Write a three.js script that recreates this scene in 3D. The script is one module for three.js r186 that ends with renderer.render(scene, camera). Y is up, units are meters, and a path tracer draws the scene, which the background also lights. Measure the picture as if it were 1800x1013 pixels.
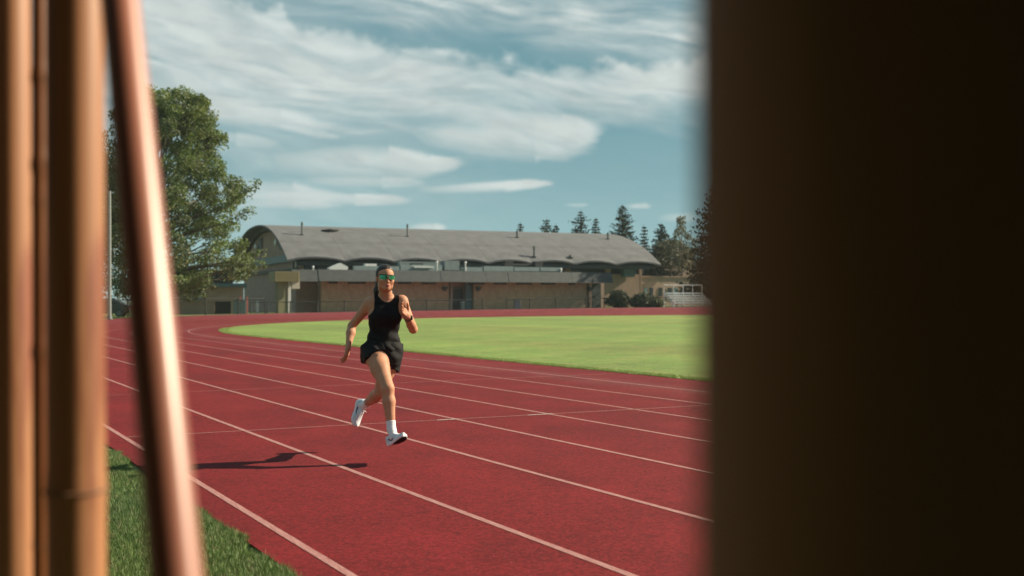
import * as THREE from 'three';
import { mergeGeometries, mergeVertices } from 'three/addons/utils/BufferGeometryUtils.js';
import { RoundedBoxGeometry } from 'three/addons/geometries/RoundedBoxGeometry.js';

// ---------------------------------------------------------------- camera, sky, sun, exposure
const scene = new THREE.Scene();
const FOCAL = 1922, EYE = 1.3845, HORIZON = 527.8, ROLL = -0.0031;      // photograph: 1800 x 1013
const camera = new THREE.PerspectiveCamera(2 * Math.atan(506.5 / FOCAL) * 180 / Math.PI, 1024 / 576, 0.05, 3000);
camera.position.set(0, EYE, 0);
camera.rotation.set(Math.atan((HORIZON - 506.5) / FOCAL), 0, ROLL, 'YXZ');
camera.focus = 9.5;
camera.userData.fStop = 2.3;

const SUN_AZ = 72 * Math.PI / 180, SUN_EL = 31.5 * Math.PI / 180;         // to the right of the view, a little beyond
const sunDir = new THREE.Vector3(Math.sin(SUN_AZ) * Math.cos(SUN_EL), Math.sin(SUN_EL), -Math.cos(SUN_AZ) * Math.cos(SUN_EL));
const sun = new THREE.DirectionalLight(new THREE.Color().setRGB(1.0, 0.86, 0.64), 5.0);
sun.position.copy(sunDir).multiplyScalar(160).add(new THREE.Vector3(0, 0, -60));
sun.target.position.set(0, 0, -60);
sun.castShadow = true;
sun.shadow.mapSize.set(4096, 4096);
Object.assign(sun.shadow.camera, { left: -110, right: 110, top: 90, bottom: -90, near: 1, far: 420 });
scene.add(sun, sun.target);

const renderer = new THREE.WebGLRenderer({ antialias: true });
renderer.toneMapping = THREE.LinearToneMapping;
renderer.toneMappingExposure = 1.9;
renderer.shadowMap.enabled = true;
scene.fog = new THREE.FogExp2(new THREE.Color().setRGB(0.80, 0.95, 0.95), 0.0002);

// ---------------------------------------------------------------- random numbers and noise
let seedState = 7;
function reseed(n) { seedState = (n * 2654435761) >>> 0; }
function rnd() { seedState = (seedState + 0x6d2b79f5) >>> 0; let t = seedState; t = Math.imul(t ^ (t >>> 15), t | 1); t ^= t + Math.imul(t ^ (t >>> 7), t | 61); return ((t ^ (t >>> 14)) >>> 0) / 4294967296; }
const rr = (a, b) => a + (b - a) * rnd();
function hash2(ix, iy) { let h = (Math.imul(ix, 374761393) + Math.imul(iy, 668265263)) | 0; h = Math.imul(h ^ (h >>> 13), 1274126177); return ((h ^ (h >>> 16)) >>> 0) / 4294967296; }
function vnoise(x, y) {
  const ix = Math.floor(x), iy = Math.floor(y), fx = x - ix, fy = y - iy, sx = fx * fx * (3 - 2 * fx), sy = fy * fy * (3 - 2 * fy);
  const a = hash2(ix, iy), b = hash2(ix + 1, iy), c = hash2(ix, iy + 1), d = hash2(ix + 1, iy + 1);
  return a + (b - a) * sx + (c - a) * sy + (a - b - c + d) * sx * sy;
}
function fbm(x, y, o = 4) { let s = 0, a = 0.5, n = 0; for (let i = 0; i < o; i++) { s += a * vnoise(x, y); n += a; a *= 0.5; x = x * 2.03 + 17.1; y = y * 2.03 + 5.7; } return s / n; }
const clamp = THREE.MathUtils.clamp, lerp = THREE.MathUtils.lerp;
const sstep = (a, b, x) => { const t = clamp((x - a) / (b - a), 0, 1); return t * t * (3 - 2 * t); };
const DEG = 180 / Math.PI;

// ---------------------------------------------------------------- sky: teal air with streaks and lens-shaped clouds
function buildSky() {
  const W = 4096, H = 2048, data = new Float32Array(W * H * 4);
  // lens clouds: azimuth and elevation of the centre, half width and half height (degrees), tilt, strength
  const A = (u) => Math.atan((u - 900) / FOCAL) * DEG, E = (v) => Math.atan((HORIZON - v) / FOCAL) * DEG;
  const lens = [
    [A(900), E(243), 4.9, 1.30, -0.01, 0.98, 0.55], [A(960), E(212), 3.4, 0.55, -0.12, 0.80, 0.5], [A(1000), E(232), 1.9, 0.75, -0.05, 0.95, 0.3], [A(640), E(286), 5.2, 1.10, 0.01, 0.95, 0.55],
    [A(740), E(284), 2.2, 0.55, -0.05, 0.95, 0.3], [A(640), E(322), 3.6, 0.35, 0.0, 0.75, 0.4], [A(858), E(328), 3.6, 0.36, 0.05, 1.0, 0.3], [A(900), E(324), 2.3, 0.27, 0.03, 1.0, 0.2], [A(585), E(350), 4.7, 0.42, -0.01, 0.95, 0.4], [A(480), E(340), 4.0, 0.75, -0.03, 0.75, 0.7], [A(500), E(363), 3.2, 0.25, 0.0, 0.7, 0.4],
    [A(755), E(400), 1.05, 0.3, 0, 0.9, 0.3], [A(1015), E(361), 0.6, 0.1, 0, 0.75, 0.1], [A(1125), E(364), 0.65, 0.15, 0, 0.8, 0.1], [A(1195), E(385), 1.0, 0.3, 0, 0.5, 0.3],
    [A(455), E(208), 4.3, 0.62, -0.11, 0.85, 0.5], [A(545), E(236), 1.7, 0.22, -0.15, 0.7, 0.3], [A(380), E(250), 4.0, 0.5, -0.06, 0.6, 0.6],
  ];
  // colour of the sky in one direction (degrees; azimuth 0 = straight ahead, positive to the right)
  function skyColor(az, el) {
    if (el < -3) return [0.10, 0.10, 0.08];
    const e = Math.max(el, 0), k = 1 - Math.exp(-e / 8), k2 = 1 - Math.exp(-e / 34);
    let r = lerp(lerp(0.41, 0.125, k), 0.065, k2), g = lerp(lerp(0.62, 0.315, k), 0.18, k2), b = lerp(lerp(0.62, 0.375, k), 0.25, k2);
    const shear = el + 0.13 * (az + 3 * Math.sin(el * 0.11));               // streaks fall to the right
    const warp = fbm(az * 0.11 + 40, el * 0.35 + 3, 3) - 0.5;
    const n1 = fbm(az * 0.10 + 11, (shear + warp * 3.0) * 0.55, 5), n2 = fbm(az * 0.35 + 7, (shear + warp * 2.0) * 1.5 + 31, 4), puff = fbm(az * 1.0 + 71, el * 1.35 + 9, 4), wisp = fbm(az * 0.55 + 3, (shear + warp * 2.5) * 3.2 + 11, 4);
    let c = 0;
    // broad cirrus sheet, its upper rim frayed into puffs
    const top = 14.5 - 0.25 * (az + 9) + 0.0085 * (az + 9) * (az + 9) + (puff - 0.5) * 1.7 + warp * 1.4;
    const low = 9.3 + 0.04 * az + (n2 - 0.5) * 2.6, inView = sstep(60, 35, Math.abs(az));
    const band = sstep(0, 1.3, top - el) * sstep(-1.5, 1.5, el - low) * inView;
    c = Math.max(c, band * (0.80 + 0.9 * (n1 - 0.44) + 0.55 * (wisp - 0.5)));
    // second streak above it, and the same weather over the rest of the sky
    const up2 = 15.9 - 0.17 * (az + 6) + warp * 1.6;
    c = Math.max(c, Math.exp(-Math.pow((el - up2) / (1.25 + 0.05 * Math.abs(az)), 2)) * (0.55 + 1.0 * (wisp - 0.42)) * inView * sstep(-16, -5, az));
    const rest = sstep(0.46, 0.70, fbm(az * 0.045 + 3, (el + 0.1 * az + warp * 5) * 0.16 + 2, 5)) * (0.5 + 0.6 * n2);
    c = Math.max(c, rest * Math.max(sstep(15, 20, el), sstep(30, 50, Math.abs(az))) * sstep(1, 6, el) * 0.9);
    for (const [a0, e0, wa, we, tilt, s, fray] of lens) {
      const dx = (az - a0) / wa; if (dx < -1.7 || dx > 1.3) continue;
      const dy = (el - e0 - tilt * (az - a0)) / we; if (Math.abs(dy) > 2.2) continue;
      // sharp leading (right) edge, drawn out in streaks to the left
      const lx = dx > 0 ? dx : dx * (0.72 + 0.2 * fray), d = lx * lx + dy * dy * (dy > 0 ? 1.15 : 0.85) + (n2 - 0.5) * 1.0 * fray + (wisp - 0.5) * 0.55 + (puff - 0.5) * 0.3;
      c = 1 - (1 - c) * (1 - clamp(s * sstep(1.05, dx > 0.25 ? 0.45 : -0.1, d) * (0.84 + 0.4 * (n2 - 0.5) + 0.6 * (wisp - 0.5) + 0.18 * dy), 0, 1));
    }
    // thin milky veil, thicker to the left
    c = Math.max(c, (0.07 + 0.55 * sstep(3, -15, az)) * inView * sstep(1.5, 5, el) * (0.2 + 0.8 * n1 + 0.6 * (wisp - 0.5)));
    c = clamp(c, 0, 0.97);
    const lit = 0.95 + 0.2 * (n2 - 0.5) + 0.14 * (puff - 0.5) + 0.14 * (wisp - 0.5);
    r = lerp(r, 0.65 * lit, c); g = lerp(g, 0.72 * lit, c); b = lerp(b, 0.70 * lit, c);
    if (el < 0) { const q = sstep(-3, 0, el); r = lerp(0.10, r, q); g = lerp(0.10, g, q); b = lerp(0.08, b, q); }
    return [r * SKY_GAIN, g * SKY_GAIN, b * SKY_GAIN];
  }
  const azOf = (col, w) => { const a = ((col + 0.5) / w - 0.25) * 360; return a > 180 ? a - 360 : a; }, elOf = (row, h) => ((row + 0.5) / h - 0.5) * 180;
  const w = W / 8, h = H / 8, coarse = new Float32Array(w * h * 3);         // enough where the lens never looks
  for (let row = 0; row < h; row++) for (let col = 0; col < w; col++) coarse.set(skyColor(azOf(col, w), elOf(row, h)), (row * w + col) * 3);
  for (let row = 0; row < H; row++) {
    const el = elOf(row, H);
    for (let col = 0; col < W; col++) {
      const i = (row * W + col) * 4, az = azOf(col, W); data[i + 3] = 1;
      if (el > -3.5 && el < 22 && Math.abs(az) < 36) { const c = skyColor(az, el); data[i] = c[0]; data[i + 1] = c[1]; data[i + 2] = c[2]; continue; }
      const x = (col + 0.5) / 8 - 0.5, y = clamp((row + 0.5) / 8 - 0.5, 0, h - 1.001), x0 = Math.floor(x), y0 = Math.floor(y), fx = x - x0, fy = y - y0, xa = (x0 + w) % w, xb = (x0 + 1) % w;
      for (let k = 0; k < 3; k++) data[i + k] = lerp(lerp(coarse[(y0 * w + xa) * 3 + k], coarse[(y0 * w + xb) * 3 + k], fx), lerp(coarse[((y0 + 1) * w + xa) * 3 + k], coarse[((y0 + 1) * w + xb) * 3 + k], fx), fy);
    }
  }
  const t = new THREE.DataTexture(data, W, H, THREE.RGBAFormat, THREE.FloatType);
  t.mapping = THREE.EquirectangularReflectionMapping;
  t.magFilter = THREE.LinearFilter; t.minFilter = THREE.LinearFilter; t.wrapS = THREE.RepeatWrapping;
  t.needsUpdate = true;
  return t;
}
const SKY_GAIN = 1 / 1.9;
const skyMap = buildSky();
scene.background = skyMap;
scene.environment = skyMap;

// ---------------------------------------------------------------- helpers
const horizonAt = (u) => HORIZON + ROLL * (u - 900);
// a point of the photograph at a depth in metres, as a place in the world
function at(u, v, depth) { return new THREE.Vector3((u - 900) / FOCAL * depth, EYE + (horizonAt(u) - v) / FOCAL * depth, -depth); }
const used = new Map();
function numbered(name) { const n = used.get(name) ?? 0; used.set(name, n + 1); return n ? name + '_' + String(n).padStart(3, '0') : name; }
function tag(o, label, category, group, kind) {
  if (label) o.userData.label = label; if (category) o.userData.category = category; if (group) o.userData.group = group; if (kind) o.userData.kind = kind;
  return o;
}
function thing(name, label, category, pos = [0, 0, 0], turn = 0, group) {
  const o = new THREE.Group(); o.name = numbered(name); o.position.set(...pos); o.rotation.y = turn; scene.add(o);
  return tag(o, label, category, group);
}
function part(name, geo, mat, parent, label) {
  const g = Array.isArray(geo) ? mergeGeometries(geo.map((x) => (x.index ? x.toNonIndexed() : x))) : geo;
  const m = new THREE.Mesh(g, mat); m.name = name; m.castShadow = m.receiveShadow = true; parent.add(m);
  if (label) m.userData.label = label;
  return m;
}
function copyThing(o, label) { const c = o.clone(); c.name = numbered(o.name.replace(/_\d{3}$/, '')); scene.add(c); if (label) c.userData.label = label; return c; }
const box = (w, h, d, x = 0, y = 0, z = 0) => new THREE.BoxGeometry(w, h, d).translate(x, y, z);            // y is the base
const boxUp = (w, h, d, x = 0, y = 0, z = 0) => new THREE.BoxGeometry(w, h, d).translate(x, y + h / 2, z);
const cylUp = (r0, r1, h, x = 0, y = 0, z = 0, n = 10) => new THREE.CylinderGeometry(r1, r0, h, n).translate(x, y + h / 2, z);
function bar(a, b, r, n = 6, r2 = r) {
  const d = new THREE.Vector3().subVectors(b, a), g = new THREE.CylinderGeometry(r2, r, d.length(), n);
  g.applyQuaternion(new THREE.Quaternion().setFromUnitVectors(new THREE.Vector3(0, 1, 0), d.clone().normalize()));
  return g.translate((a.x + b.x) / 2, (a.y + b.y) / 2, (a.z + b.z) / 2);
}
const V = (x, y, z) => new THREE.Vector3(x, y, z);
function tex(w, h, fn, srgb = true, rx = 1, ry = 1) {
  const d = new Uint8Array(w * h * 4);
  for (let y = 0; y < h; y++) for (let x = 0; x < w; x++) {
    const c = fn(x, y, x / w, y / h), i = (y * w + x) * 4;
    for (let k = 0; k < 3; k++) { let v = clamp(Array.isArray(c) ? c[k] : c, 0, 1); if (srgb) v = v <= 0.0031308 ? v * 12.92 : 1.055 * Math.pow(v, 1 / 2.4) - 0.055; d[i + k] = Math.round(v * 255); }
    d[i + 3] = 255;
  }
  const t = new THREE.DataTexture(d, w, h); t.wrapS = t.wrapT = THREE.RepeatWrapping; t.magFilter = THREE.LinearFilter; t.minFilter = THREE.LinearMipmapLinearFilter; t.generateMipmaps = true;
  if (srgb) t.colorSpace = THREE.SRGBColorSpace;
  t.repeat.set(rx, ry); t.needsUpdate = true;
  return t;
}
// noise that repeats after `per` cells
function pnoise(x, y, per) {
  const ix = Math.floor(x), iy = Math.floor(y), fx = x - ix, fy = y - iy, sx = fx * fx * (3 - 2 * fx), sy = fy * fy * (3 - 2 * fy), m = (a) => ((a % per) + per) % per;
  const a = hash2(m(ix), m(iy) + 991), b = hash2(m(ix + 1), m(iy) + 991), c = hash2(m(ix), m(iy + 1) + 991), d = hash2(m(ix + 1), m(iy + 1) + 991);
  return a + (b - a) * sx + (c - a) * sy + (a - b - c + d) * sx * sy;
}
function pfbm(u, v, per, o = 4) { let s = 0, a = 0.5, n = 0; for (let i = 0; i < o; i++) { s += a * pnoise(u * per, v * per, per); n += a; a *= 0.55; per *= 2; } return s / n; }
const flat = (r, g, b, rough = 0.85, more = {}) => new THREE.MeshStandardMaterial({ color: new THREE.Color().setRGB(r, g, b), roughness: rough, ...more });

// ---------------------------------------------------------------- the lie of the land, in the track's own axes
// t: metres along the near straight, away from the camera; D: metres to the right across it
const TH = 0.5094, D_OUT = 1.98, D_GRASS = 11.93, T0 = 42.5, R_IN = 36.5, D_C = D_GRASS + R_IN, D_EDGE = 1.74, R_OUT = D_C - D_EDGE;
const fromTrack = (t, D) => [D * Math.cos(TH) - t * Math.sin(TH), t * Math.cos(TH) + D * Math.sin(TH)];       // -> [X, depth]
const toTrack = (X, z) => [z * Math.cos(TH) - X * Math.sin(TH), X * Math.cos(TH) + z * Math.sin(TH)];
function outside(X, z) {                                                   // metres beyond the outer edge of the track
  const [t, D] = toTrack(X, z);
  if (t > T0) return Math.hypot(t - T0, D_C - D) - R_OUT;
  return Math.abs(D - D_C) - R_OUT;
}
function land(X, z) {                                                      // the ground climbs gently to the buildings beyond the bend
  const [t, D] = toTrack(X, z);
  if (D < 20 && t < T0) return 0;
  return clamp(0.31 + 0.0088 * (X + 8.6), 0, 0.6) * sstep(0, 9, outside(X, z)) * sstep(55, 75, z);
}
function sheet(cols, rows, fn) {                                           // fn(i, j) -> {p:[x,y,z], uv:[u,v], c:[r,g,b]}
  const pos = [], uv = [], col = [], idx = [];
  for (let j = 0; j <= rows; j++) for (let i = 0; i <= cols; i++) { const q = fn(i, j); pos.push(...q.p); uv.push(...q.uv); if (q.c) col.push(...q.c); }
  for (let j = 0; j < rows; j++) for (let i = 0; i < cols; i++) { const a = j * (cols + 1) + i, b = a + 1, c = a + cols + 1, d = c + 1; idx.push(a, b, d, a, d, c); }
  const g = new THREE.BufferGeometry();
  g.setAttribute('position', new THREE.Float32BufferAttribute(pos, 3)); g.setAttribute('uv', new THREE.Float32BufferAttribute(uv, 2));
  if (col.length) g.setAttribute('color', new THREE.Float32BufferAttribute(col, 3));
  g.setIndex(idx); g.computeVertexNormals();
  if (g.attributes.normal.getY(0) < 0) { for (let k = 0; k < idx.length; k += 3) { const s = idx[k]; idx[k] = idx[k + 1]; idx[k + 1] = s; } g.setIndex(idx); g.computeVertexNormals(); }
  return g;
}

// ground: one sheet of rough grass to the horizon
const grassTex = tex(1024, 1024, (x, y, u, v) => {
  const a = pfbm(u, v, 6, 4), f = pfbm(u + 0.3, v, 128, 3), s = hash2(x, y);
  const k = 0.62 + 0.5 * (a - 0.5) + 0.85 * (f - 0.5) + 0.25 * (s - 0.5), dry = sstep(0.52, 0.75, pfbm(u, v + 0.5, 14, 4));
  return [lerp(0.085, 0.15, dry) * k * 1.6, lerp(0.135, 0.15, dry) * k * 1.6, lerp(0.026, 0.05, dry) * k * 1.6];
});
const grassBump = tex(512, 512, (x, y, u, v) => pfbm(u, v, 96, 3) * 0.7 + 0.3 * hash2(x, y), false);
const groundMat = new THREE.MeshStandardMaterial({ map: grassTex, bumpMap: grassBump, bumpScale: 0.02, roughness: 0.95, vertexColors: true });
{
  const lin = (a, b, s) => { const o = []; for (let x = a; x < b - 1e-6; x += s) o.push(x); return o; };
  const xs = [-900, -500, -300, -200, -140, -100, ...lin(-80, 80, 1.25), 80, 110, 160, 240, 400, 700, 900];
  const zs = [-200, -60, -20, -6, ...lin(0, 24, 1), ...lin(24, 60, 3), ...lin(60, 135, 1.25), 135, 150, 175, 210, 280, 400, 650, 1100];
  const g = sheet(xs.length - 1, zs.length - 1, (i, j) => {
    const X = xs[i], z = zs[j], n = fbm(X * 0.09 + 4, z * 0.09, 4), k = 0.75 + 0.5 * n;
    return { p: [X, land(X, z) - (outside(X, z) < 14 && z > 45 ? 0.05 : 0.018), -z], uv: [X / 2.5, z / 2.5], c: [k, k, k] };
  });
  tag(part('ground', g, groundMat, scene), 'rough green grass ground around the running track', 'ground', null, 'structure');
}

// infield: mown grass inside the track
const infieldTex = tex(1024, 1024, (x, y, u, v) => {
  const a = pfbm(u, v, 5, 4), f = pfbm(u + 0.3, v, 100, 3), s = hash2(x, y + 77), k = 0.97 + 0.5 * (a - 0.5) + 1.1 * (f - 0.5) + 0.35 * (s - 0.5), dry = sstep(0.45, 0.8, pfbm(u, v + 0.5, 9, 4));
  return [lerp(0.14, 0.205, dry) * k, lerp(0.225, 0.235, dry) * k, lerp(0.035, 0.055, dry) * k];
});
const infieldMat = new THREE.MeshStandardMaterial({ map: infieldTex, bumpMap: grassBump, bumpScale: 0.015, roughness: 0.95, vertexColors: true });
{
  // from the near straight to the far one, rows across D, columns along t out to the bend
  const g = sheet(150, 110, (i, j) => {
    const D = D_GRASS + (2 * R_IN) * (j / 110), end = T0 + Math.sqrt(Math.max(0, R_IN * R_IN - (D - D_C) ** 2)), t = lerp(-38, end, Math.pow(i / 150, 0.8)), [X, z] = fromTrack(t, D);
    const mow = Math.sin(D * 0.9 + 0.6 * fbm(t * 0.05, D * 0.2)) > 0 ? 1.0 : 0.92, n = fbm(t * 0.16, D * 0.3 + 9, 5), wear = sstep(0.48, 0.68, fbm(t * 0.09 + 30, D * 0.22 + 4, 5));
    const k = mow * (0.70 + 0.62 * n);
    return { p: [X, 0.012, -z], uv: [t / 3.1, D / 3.1], c: [k * (1 + 0.28 * wear), k * (1 + 0.03 * wear), k * (1 + 0.1 * wear)] };
  });
  tag(part('infield', g, infieldMat, scene), 'bright mown grass field inside the curve of the track', 'field', null, 'structure');
}

// ---------------------------------------------------------------- running track
const trackTex = tex(1280, 1280, (x, y, u, v) => {
  const s = hash2(x, y + 1234), s2 = hash2((x >> 1) + 5000, (y >> 1) + 99), a = pfbm(u, v, 7, 5), f = pfbm(u, v + 0.37, 160, 3), cl = sstep(0.62, 0.8, pfbm(u + 0.5, v, 46, 3));
  let k = 0.88 + 0.34 * (s - 0.5) + 0.42 * (s2 - 0.5) + 0.95 * (f - 0.5) + 0.3 * (a - 0.5) - 0.14 * cl;
  let r = 0.165 * k, g = 0.0105 * k, b = 0.0130 * k;
  const fleck = hash2((x >> 1) + 313, (y >> 1) + 717);
  if (fleck > 0.996) { r += 0.12; g += 0.10; b += 0.08; }
  return [r, g, b];
});
const trackBump = tex(1024, 1024, (x, y, u, v) => 0.6 * hash2(x, y + 33) + 0.4 * pfbm(u, v, 200, 2), false);
trackBump.repeat.set(2, 2);
const trackMat = new THREE.MeshPhysicalMaterial({ map: trackTex, bumpMap: trackBump, bumpScale: 0.0016, roughness: 0.9, specularIntensity: 0.35, vertexColors: true });
const track = thing('running_track', 'red rubber running track with white lane lines bending round the field', 'running track');
track.userData.kind = 'structure';
const TILE = 3.1;
// wear of the rubber: scuffs, a pale dusty strip in the inner lane, darker repaired patches
function wear(s, off) {                                                     // off: metres in from the outer edge of the red
  const n = fbm(s * 0.22, off * 0.6, 4), m = fbm(s * 0.9 + 50, off * 1.7 + 8, 3), dust = Math.exp(-Math.pow((off - 8.75 - 0.25 * (n - 0.5)) / 0.42, 2)) * sstep(0.3, 0.62, fbm(s * 0.5 + 9, off * 3, 4));
  const stain = Math.max(sstep(0.60, 0.70, fbm(s * 0.55 + 90, off * 1.6 + 40, 4)), 0.8 * sstep(0.63, 0.70, fbm(s * 1.1 + 20, off * 4.5 + 70, 4))), dusty = sstep(0.4, 0.9, off / 12 + 0.5 * (n - 0.5));
  const k = (0.90 + 0.2 * n) * (0.92 + 0.16 * m) * (1 - 0.16 * stain);
  return [k * (1 + 0.12 * dust), k * (1 + 2.6 * dust + 0.35 * dusty), k * (1 + 2.0 * dust + 0.4 * dusty)];
}
// a place on the track: s runs along the straight and then round the bend, off metres in from the outer edge
function onTrack(s, off) {
  if (s <= T0) return [...fromTrack(s, D_EDGE + off)];
  const R = R_OUT - off, bend = Math.PI * R_OUT, a = (s - T0) / R_OUT;
  if (s <= T0 + bend) return fromTrack(T0 + R * Math.sin(a), D_C - R * Math.cos(a));
  return fromTrack(T0 - (s - T0 - bend), D_C + R);
}
{
  const ss = []; for (let s = -45; s < 30; s += 0.45) ss.push(s); for (let s = 30; s < T0 + Math.PI * R_OUT + 0.1; s += 1.1) ss.push(s); ss.push(T0 + Math.PI * R_OUT + 20, T0 + Math.PI * R_OUT + 60);
  const N = 34, width = D_GRASS - D_EDGE;
  const g = sheet(N, ss.length - 1, (i, j) => { const off = width * i / N, [X, z] = onTrack(ss[j], off); return { p: [X, 0, -z], uv: [ss[j] / TILE, off / TILE], c: wear(ss[j], off) }; });
  part('surface', g, trackMat, track);
  // red apron that climbs from the bend to the buildings: outer rim in world metres [X, depth]
  const rim = [[-24, 60], [-28.6, 76], [-28.0, 90], [-17.5, 110.5], [-9, 115.5], [15, 121.5], [36, 128], [60, 133]].map(([X, z]) => { const [t, D] = toTrack(X, z); return [Math.atan2(t - T0, D_C - D), Math.hypot(t - T0, D_C - D)]; });
  rim.unshift([0.0, R_OUT]); rim.sort((a, b) => a[0] - b[0]);
  const Ro = (a) => { for (let i = 1; i < rim.length; i++) if (a <= rim[i][0]) return lerp(rim[i - 1][1], rim[i][1], clamp((a - rim[i - 1][0]) / (rim[i][0] - rim[i - 1][0]), 0, 1)); return rim[rim.length - 1][1]; };
  const g2 = sheet(14, 150, (i, j) => { const a = 0.02 + 2.6 * j / 150, R = lerp(R_OUT, Math.max(Ro(a), R_OUT + 0.02), i / 14), [X, z] = fromTrack(T0 + R * Math.sin(a), D_C - R * Math.cos(a)), c = wear(a * R_OUT + 200, R - R_OUT); return { p: [X, land(X, z) + 0.003, -z], uv: [a * R_OUT / TILE, R / TILE], c: c.map((x, k) => x * [1.1, 2.2, 2.3][k]) }; });
  part('apron', g2, trackMat, track);
}
const lineTex = tex(512, 64, (x, y, u, v) => { const n = pfbm(u, v, 24, 4), s = hash2(x, y + 5), w = clamp(0.66 + 1.7 * (n - 0.5) + 0.7 * (s - 0.5), 0.0, 1); return [lerp(0.19, 0.42, w), lerp(0.03, 0.225, w), lerp(0.03, 0.20, w)]; });
const lineMat = new THREE.MeshStandardMaterial({ map: lineTex, roughness: 0.8 });
const whiteMarkMat = new THREE.MeshStandardMaterial({ map: tex(128, 64, (x, y, u, v) => { const n = 0.72 + 0.25 * (pfbm(u, v, 9, 3) - 0.5); return [n, n * 0.97, n * 0.93]; }), roughness: 0.7 });
for (let k = 0; k < 8; k++) {
  const off = D_OUT - D_EDGE + 1.22 * k, ss = []; for (let s = -45; s < T0; s += 1.5) ss.push(s); for (let s = T0; s < T0 + Math.PI * R_OUT; s += 1.2) ss.push(s);
  const w = 0.05, fade = 1;
  const g = sheet(1, ss.length - 1, (i, j) => { const [X, z] = onTrack(ss[j], off + (i - 0.5) * w * fade); return { p: [X, 0.0025, -z], uv: [ss[j] / 1.2 + k * 0.37, i] }; });
  part('lane_line', g, lineMat, track);
}
// thin lines straight across the lanes, and two fresh white dashes
function crossLine(t, o0, o1, w, mat, name, skew = 0) {
  const n = Math.max(2, Math.round((o1 - o0) / 0.5));
  const g = sheet(1, n, (i, j) => { const off = lerp(o0, o1, j / n), [X, z] = fromTrack(t + (i - 0.5) * w + skew * off, D_EDGE + off); return { p: [X, 0.005, -z], uv: [off / 1.1, i] }; });
  part(name, g, mat, track);
}
crossLine(11.64, 0.25, 9.6, 0.03, lineMat, 'cross_line', -0.055);
crossLine(16.95, 0.3, 9.9, 0.022, lineMat, 'cross_line');
crossLine(11.64, 3.66, 3.92, 0.05, whiteMarkMat, 'white_dash', -0.055);
crossLine(11.64, 4.83, 5.16, 0.05, whiteMarkMat, 'white_dash', -0.055);

// ---------------------------------------------------------------- buildings beyond the bend
const stuccoTex = (r, g, b, seed, amt = 0.3) => tex(256, 256, (x, y, u, v) => { const k = 1 + amt * (pfbm(u + seed, v, 8, 4) - 0.5) + 0.18 * (hash2(x, y + seed * 100) - 0.5); return [r * k, g * k, b * k]; });
const ribTex = tex(512, 512, (x, y, u, v) => { const k = 0.9 + 0.4 * (pfbm(u, v, 9, 4) - 0.5) + 0.2 * (hash2(x >> 1, y >> 1) - 0.5); return [0.58 * k, 0.385 * k, 0.25 * k]; });
const ribBump = tex(512, 512, (x, y, u, v) => 0.5 + 0.5 * Math.sin(u * 2 * Math.PI * 16 + 2.2 * (pfbm(u, v, 10, 2) - 0.5)) * (0.5 + pfbm(u, v, 20, 2) * 0.5), false);
const M = {
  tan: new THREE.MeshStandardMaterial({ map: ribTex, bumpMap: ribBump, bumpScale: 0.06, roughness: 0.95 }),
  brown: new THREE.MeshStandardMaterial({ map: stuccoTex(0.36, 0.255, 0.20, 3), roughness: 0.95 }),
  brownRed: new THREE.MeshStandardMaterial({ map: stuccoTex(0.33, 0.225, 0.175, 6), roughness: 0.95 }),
  roof: [0.985, 1.0, 1.015].map((k, i) => new THREE.MeshStandardMaterial({ map: stuccoTex(0.108 * k, 0.112 * k, 0.120 * k, 9, 0.5), roughness: 0.9 })),
  roofEdge: flat(0.05, 0.055, 0.055, 0.8),
  fascia: new THREE.MeshStandardMaterial({ map: stuccoTex(0.050, 0.062, 0.066, 14, 0.45), roughness: 0.75 }),
  soffit: flat(0.035, 0.032, 0.03),
  dark: flat(0.018, 0.02, 0.022, 0.5),
  glass: new THREE.MeshStandardMaterial({ color: new THREE.Color().setRGB(0.02, 0.028, 0.032), roughness: 0.15, metalness: 0.0 }),
  greenDark: flat(0.04, 0.06, 0.055),
  teal: flat(0.10, 0.17, 0.185, 0.7),
  duct: new THREE.MeshStandardMaterial({ map: stuccoTex(0.24, 0.29, 0.295, 21, 0.4), roughness: 0.5, metalness: 0.25 }),
  white: flat(0.72, 0.72, 0.70, 0.6),
  olive: new THREE.MeshStandardMaterial({ map: stuccoTex(0.31, 0.28, 0.15, 27), roughness: 0.8 }),
  oliveWall: new THREE.MeshStandardMaterial({ map: stuccoTex(0.27, 0.245, 0.15, 25), roughness: 0.9 }),
  cream: flat(0.5, 0.47, 0.38),
  steel: flat(0.16, 0.17, 0.17, 0.45, { metalness: 0.6 }),
  fence: flat(0.025, 0.03, 0.03, 0.6, { metalness: 0.3 }),
  band: new THREE.MeshStandardMaterial({ map: stuccoTex(0.19, 0.235, 0.24, 31), roughness: 0.8 }),
  green: flat(0.05, 0.085, 0.05),
  red: flat(0.4, 0.05, 0.04, 0.6),
};
function uvMetres(g, s = 2.4) {                                             // box mapping in metres
  g = g.index ? g.toNonIndexed() : g; g.computeVertexNormals();
  const p = g.attributes.position, n = g.attributes.normal, uv = new Float32Array(p.count * 2);
  for (let i = 0; i < p.count; i++) { const ax = Math.abs(n.getX(i)), ay = Math.abs(n.getY(i)), az = Math.abs(n.getZ(i)); uv[2 * i] = (az >= ax || ay > ax ? p.getX(i) : p.getZ(i)) / s; uv[2 * i + 1] = (ay > ax && ay > az ? p.getZ(i) : p.getY(i)) / s; }
  g.setAttribute('uv', new THREE.BufferAttribute(uv, 2)); return g;
}
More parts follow.
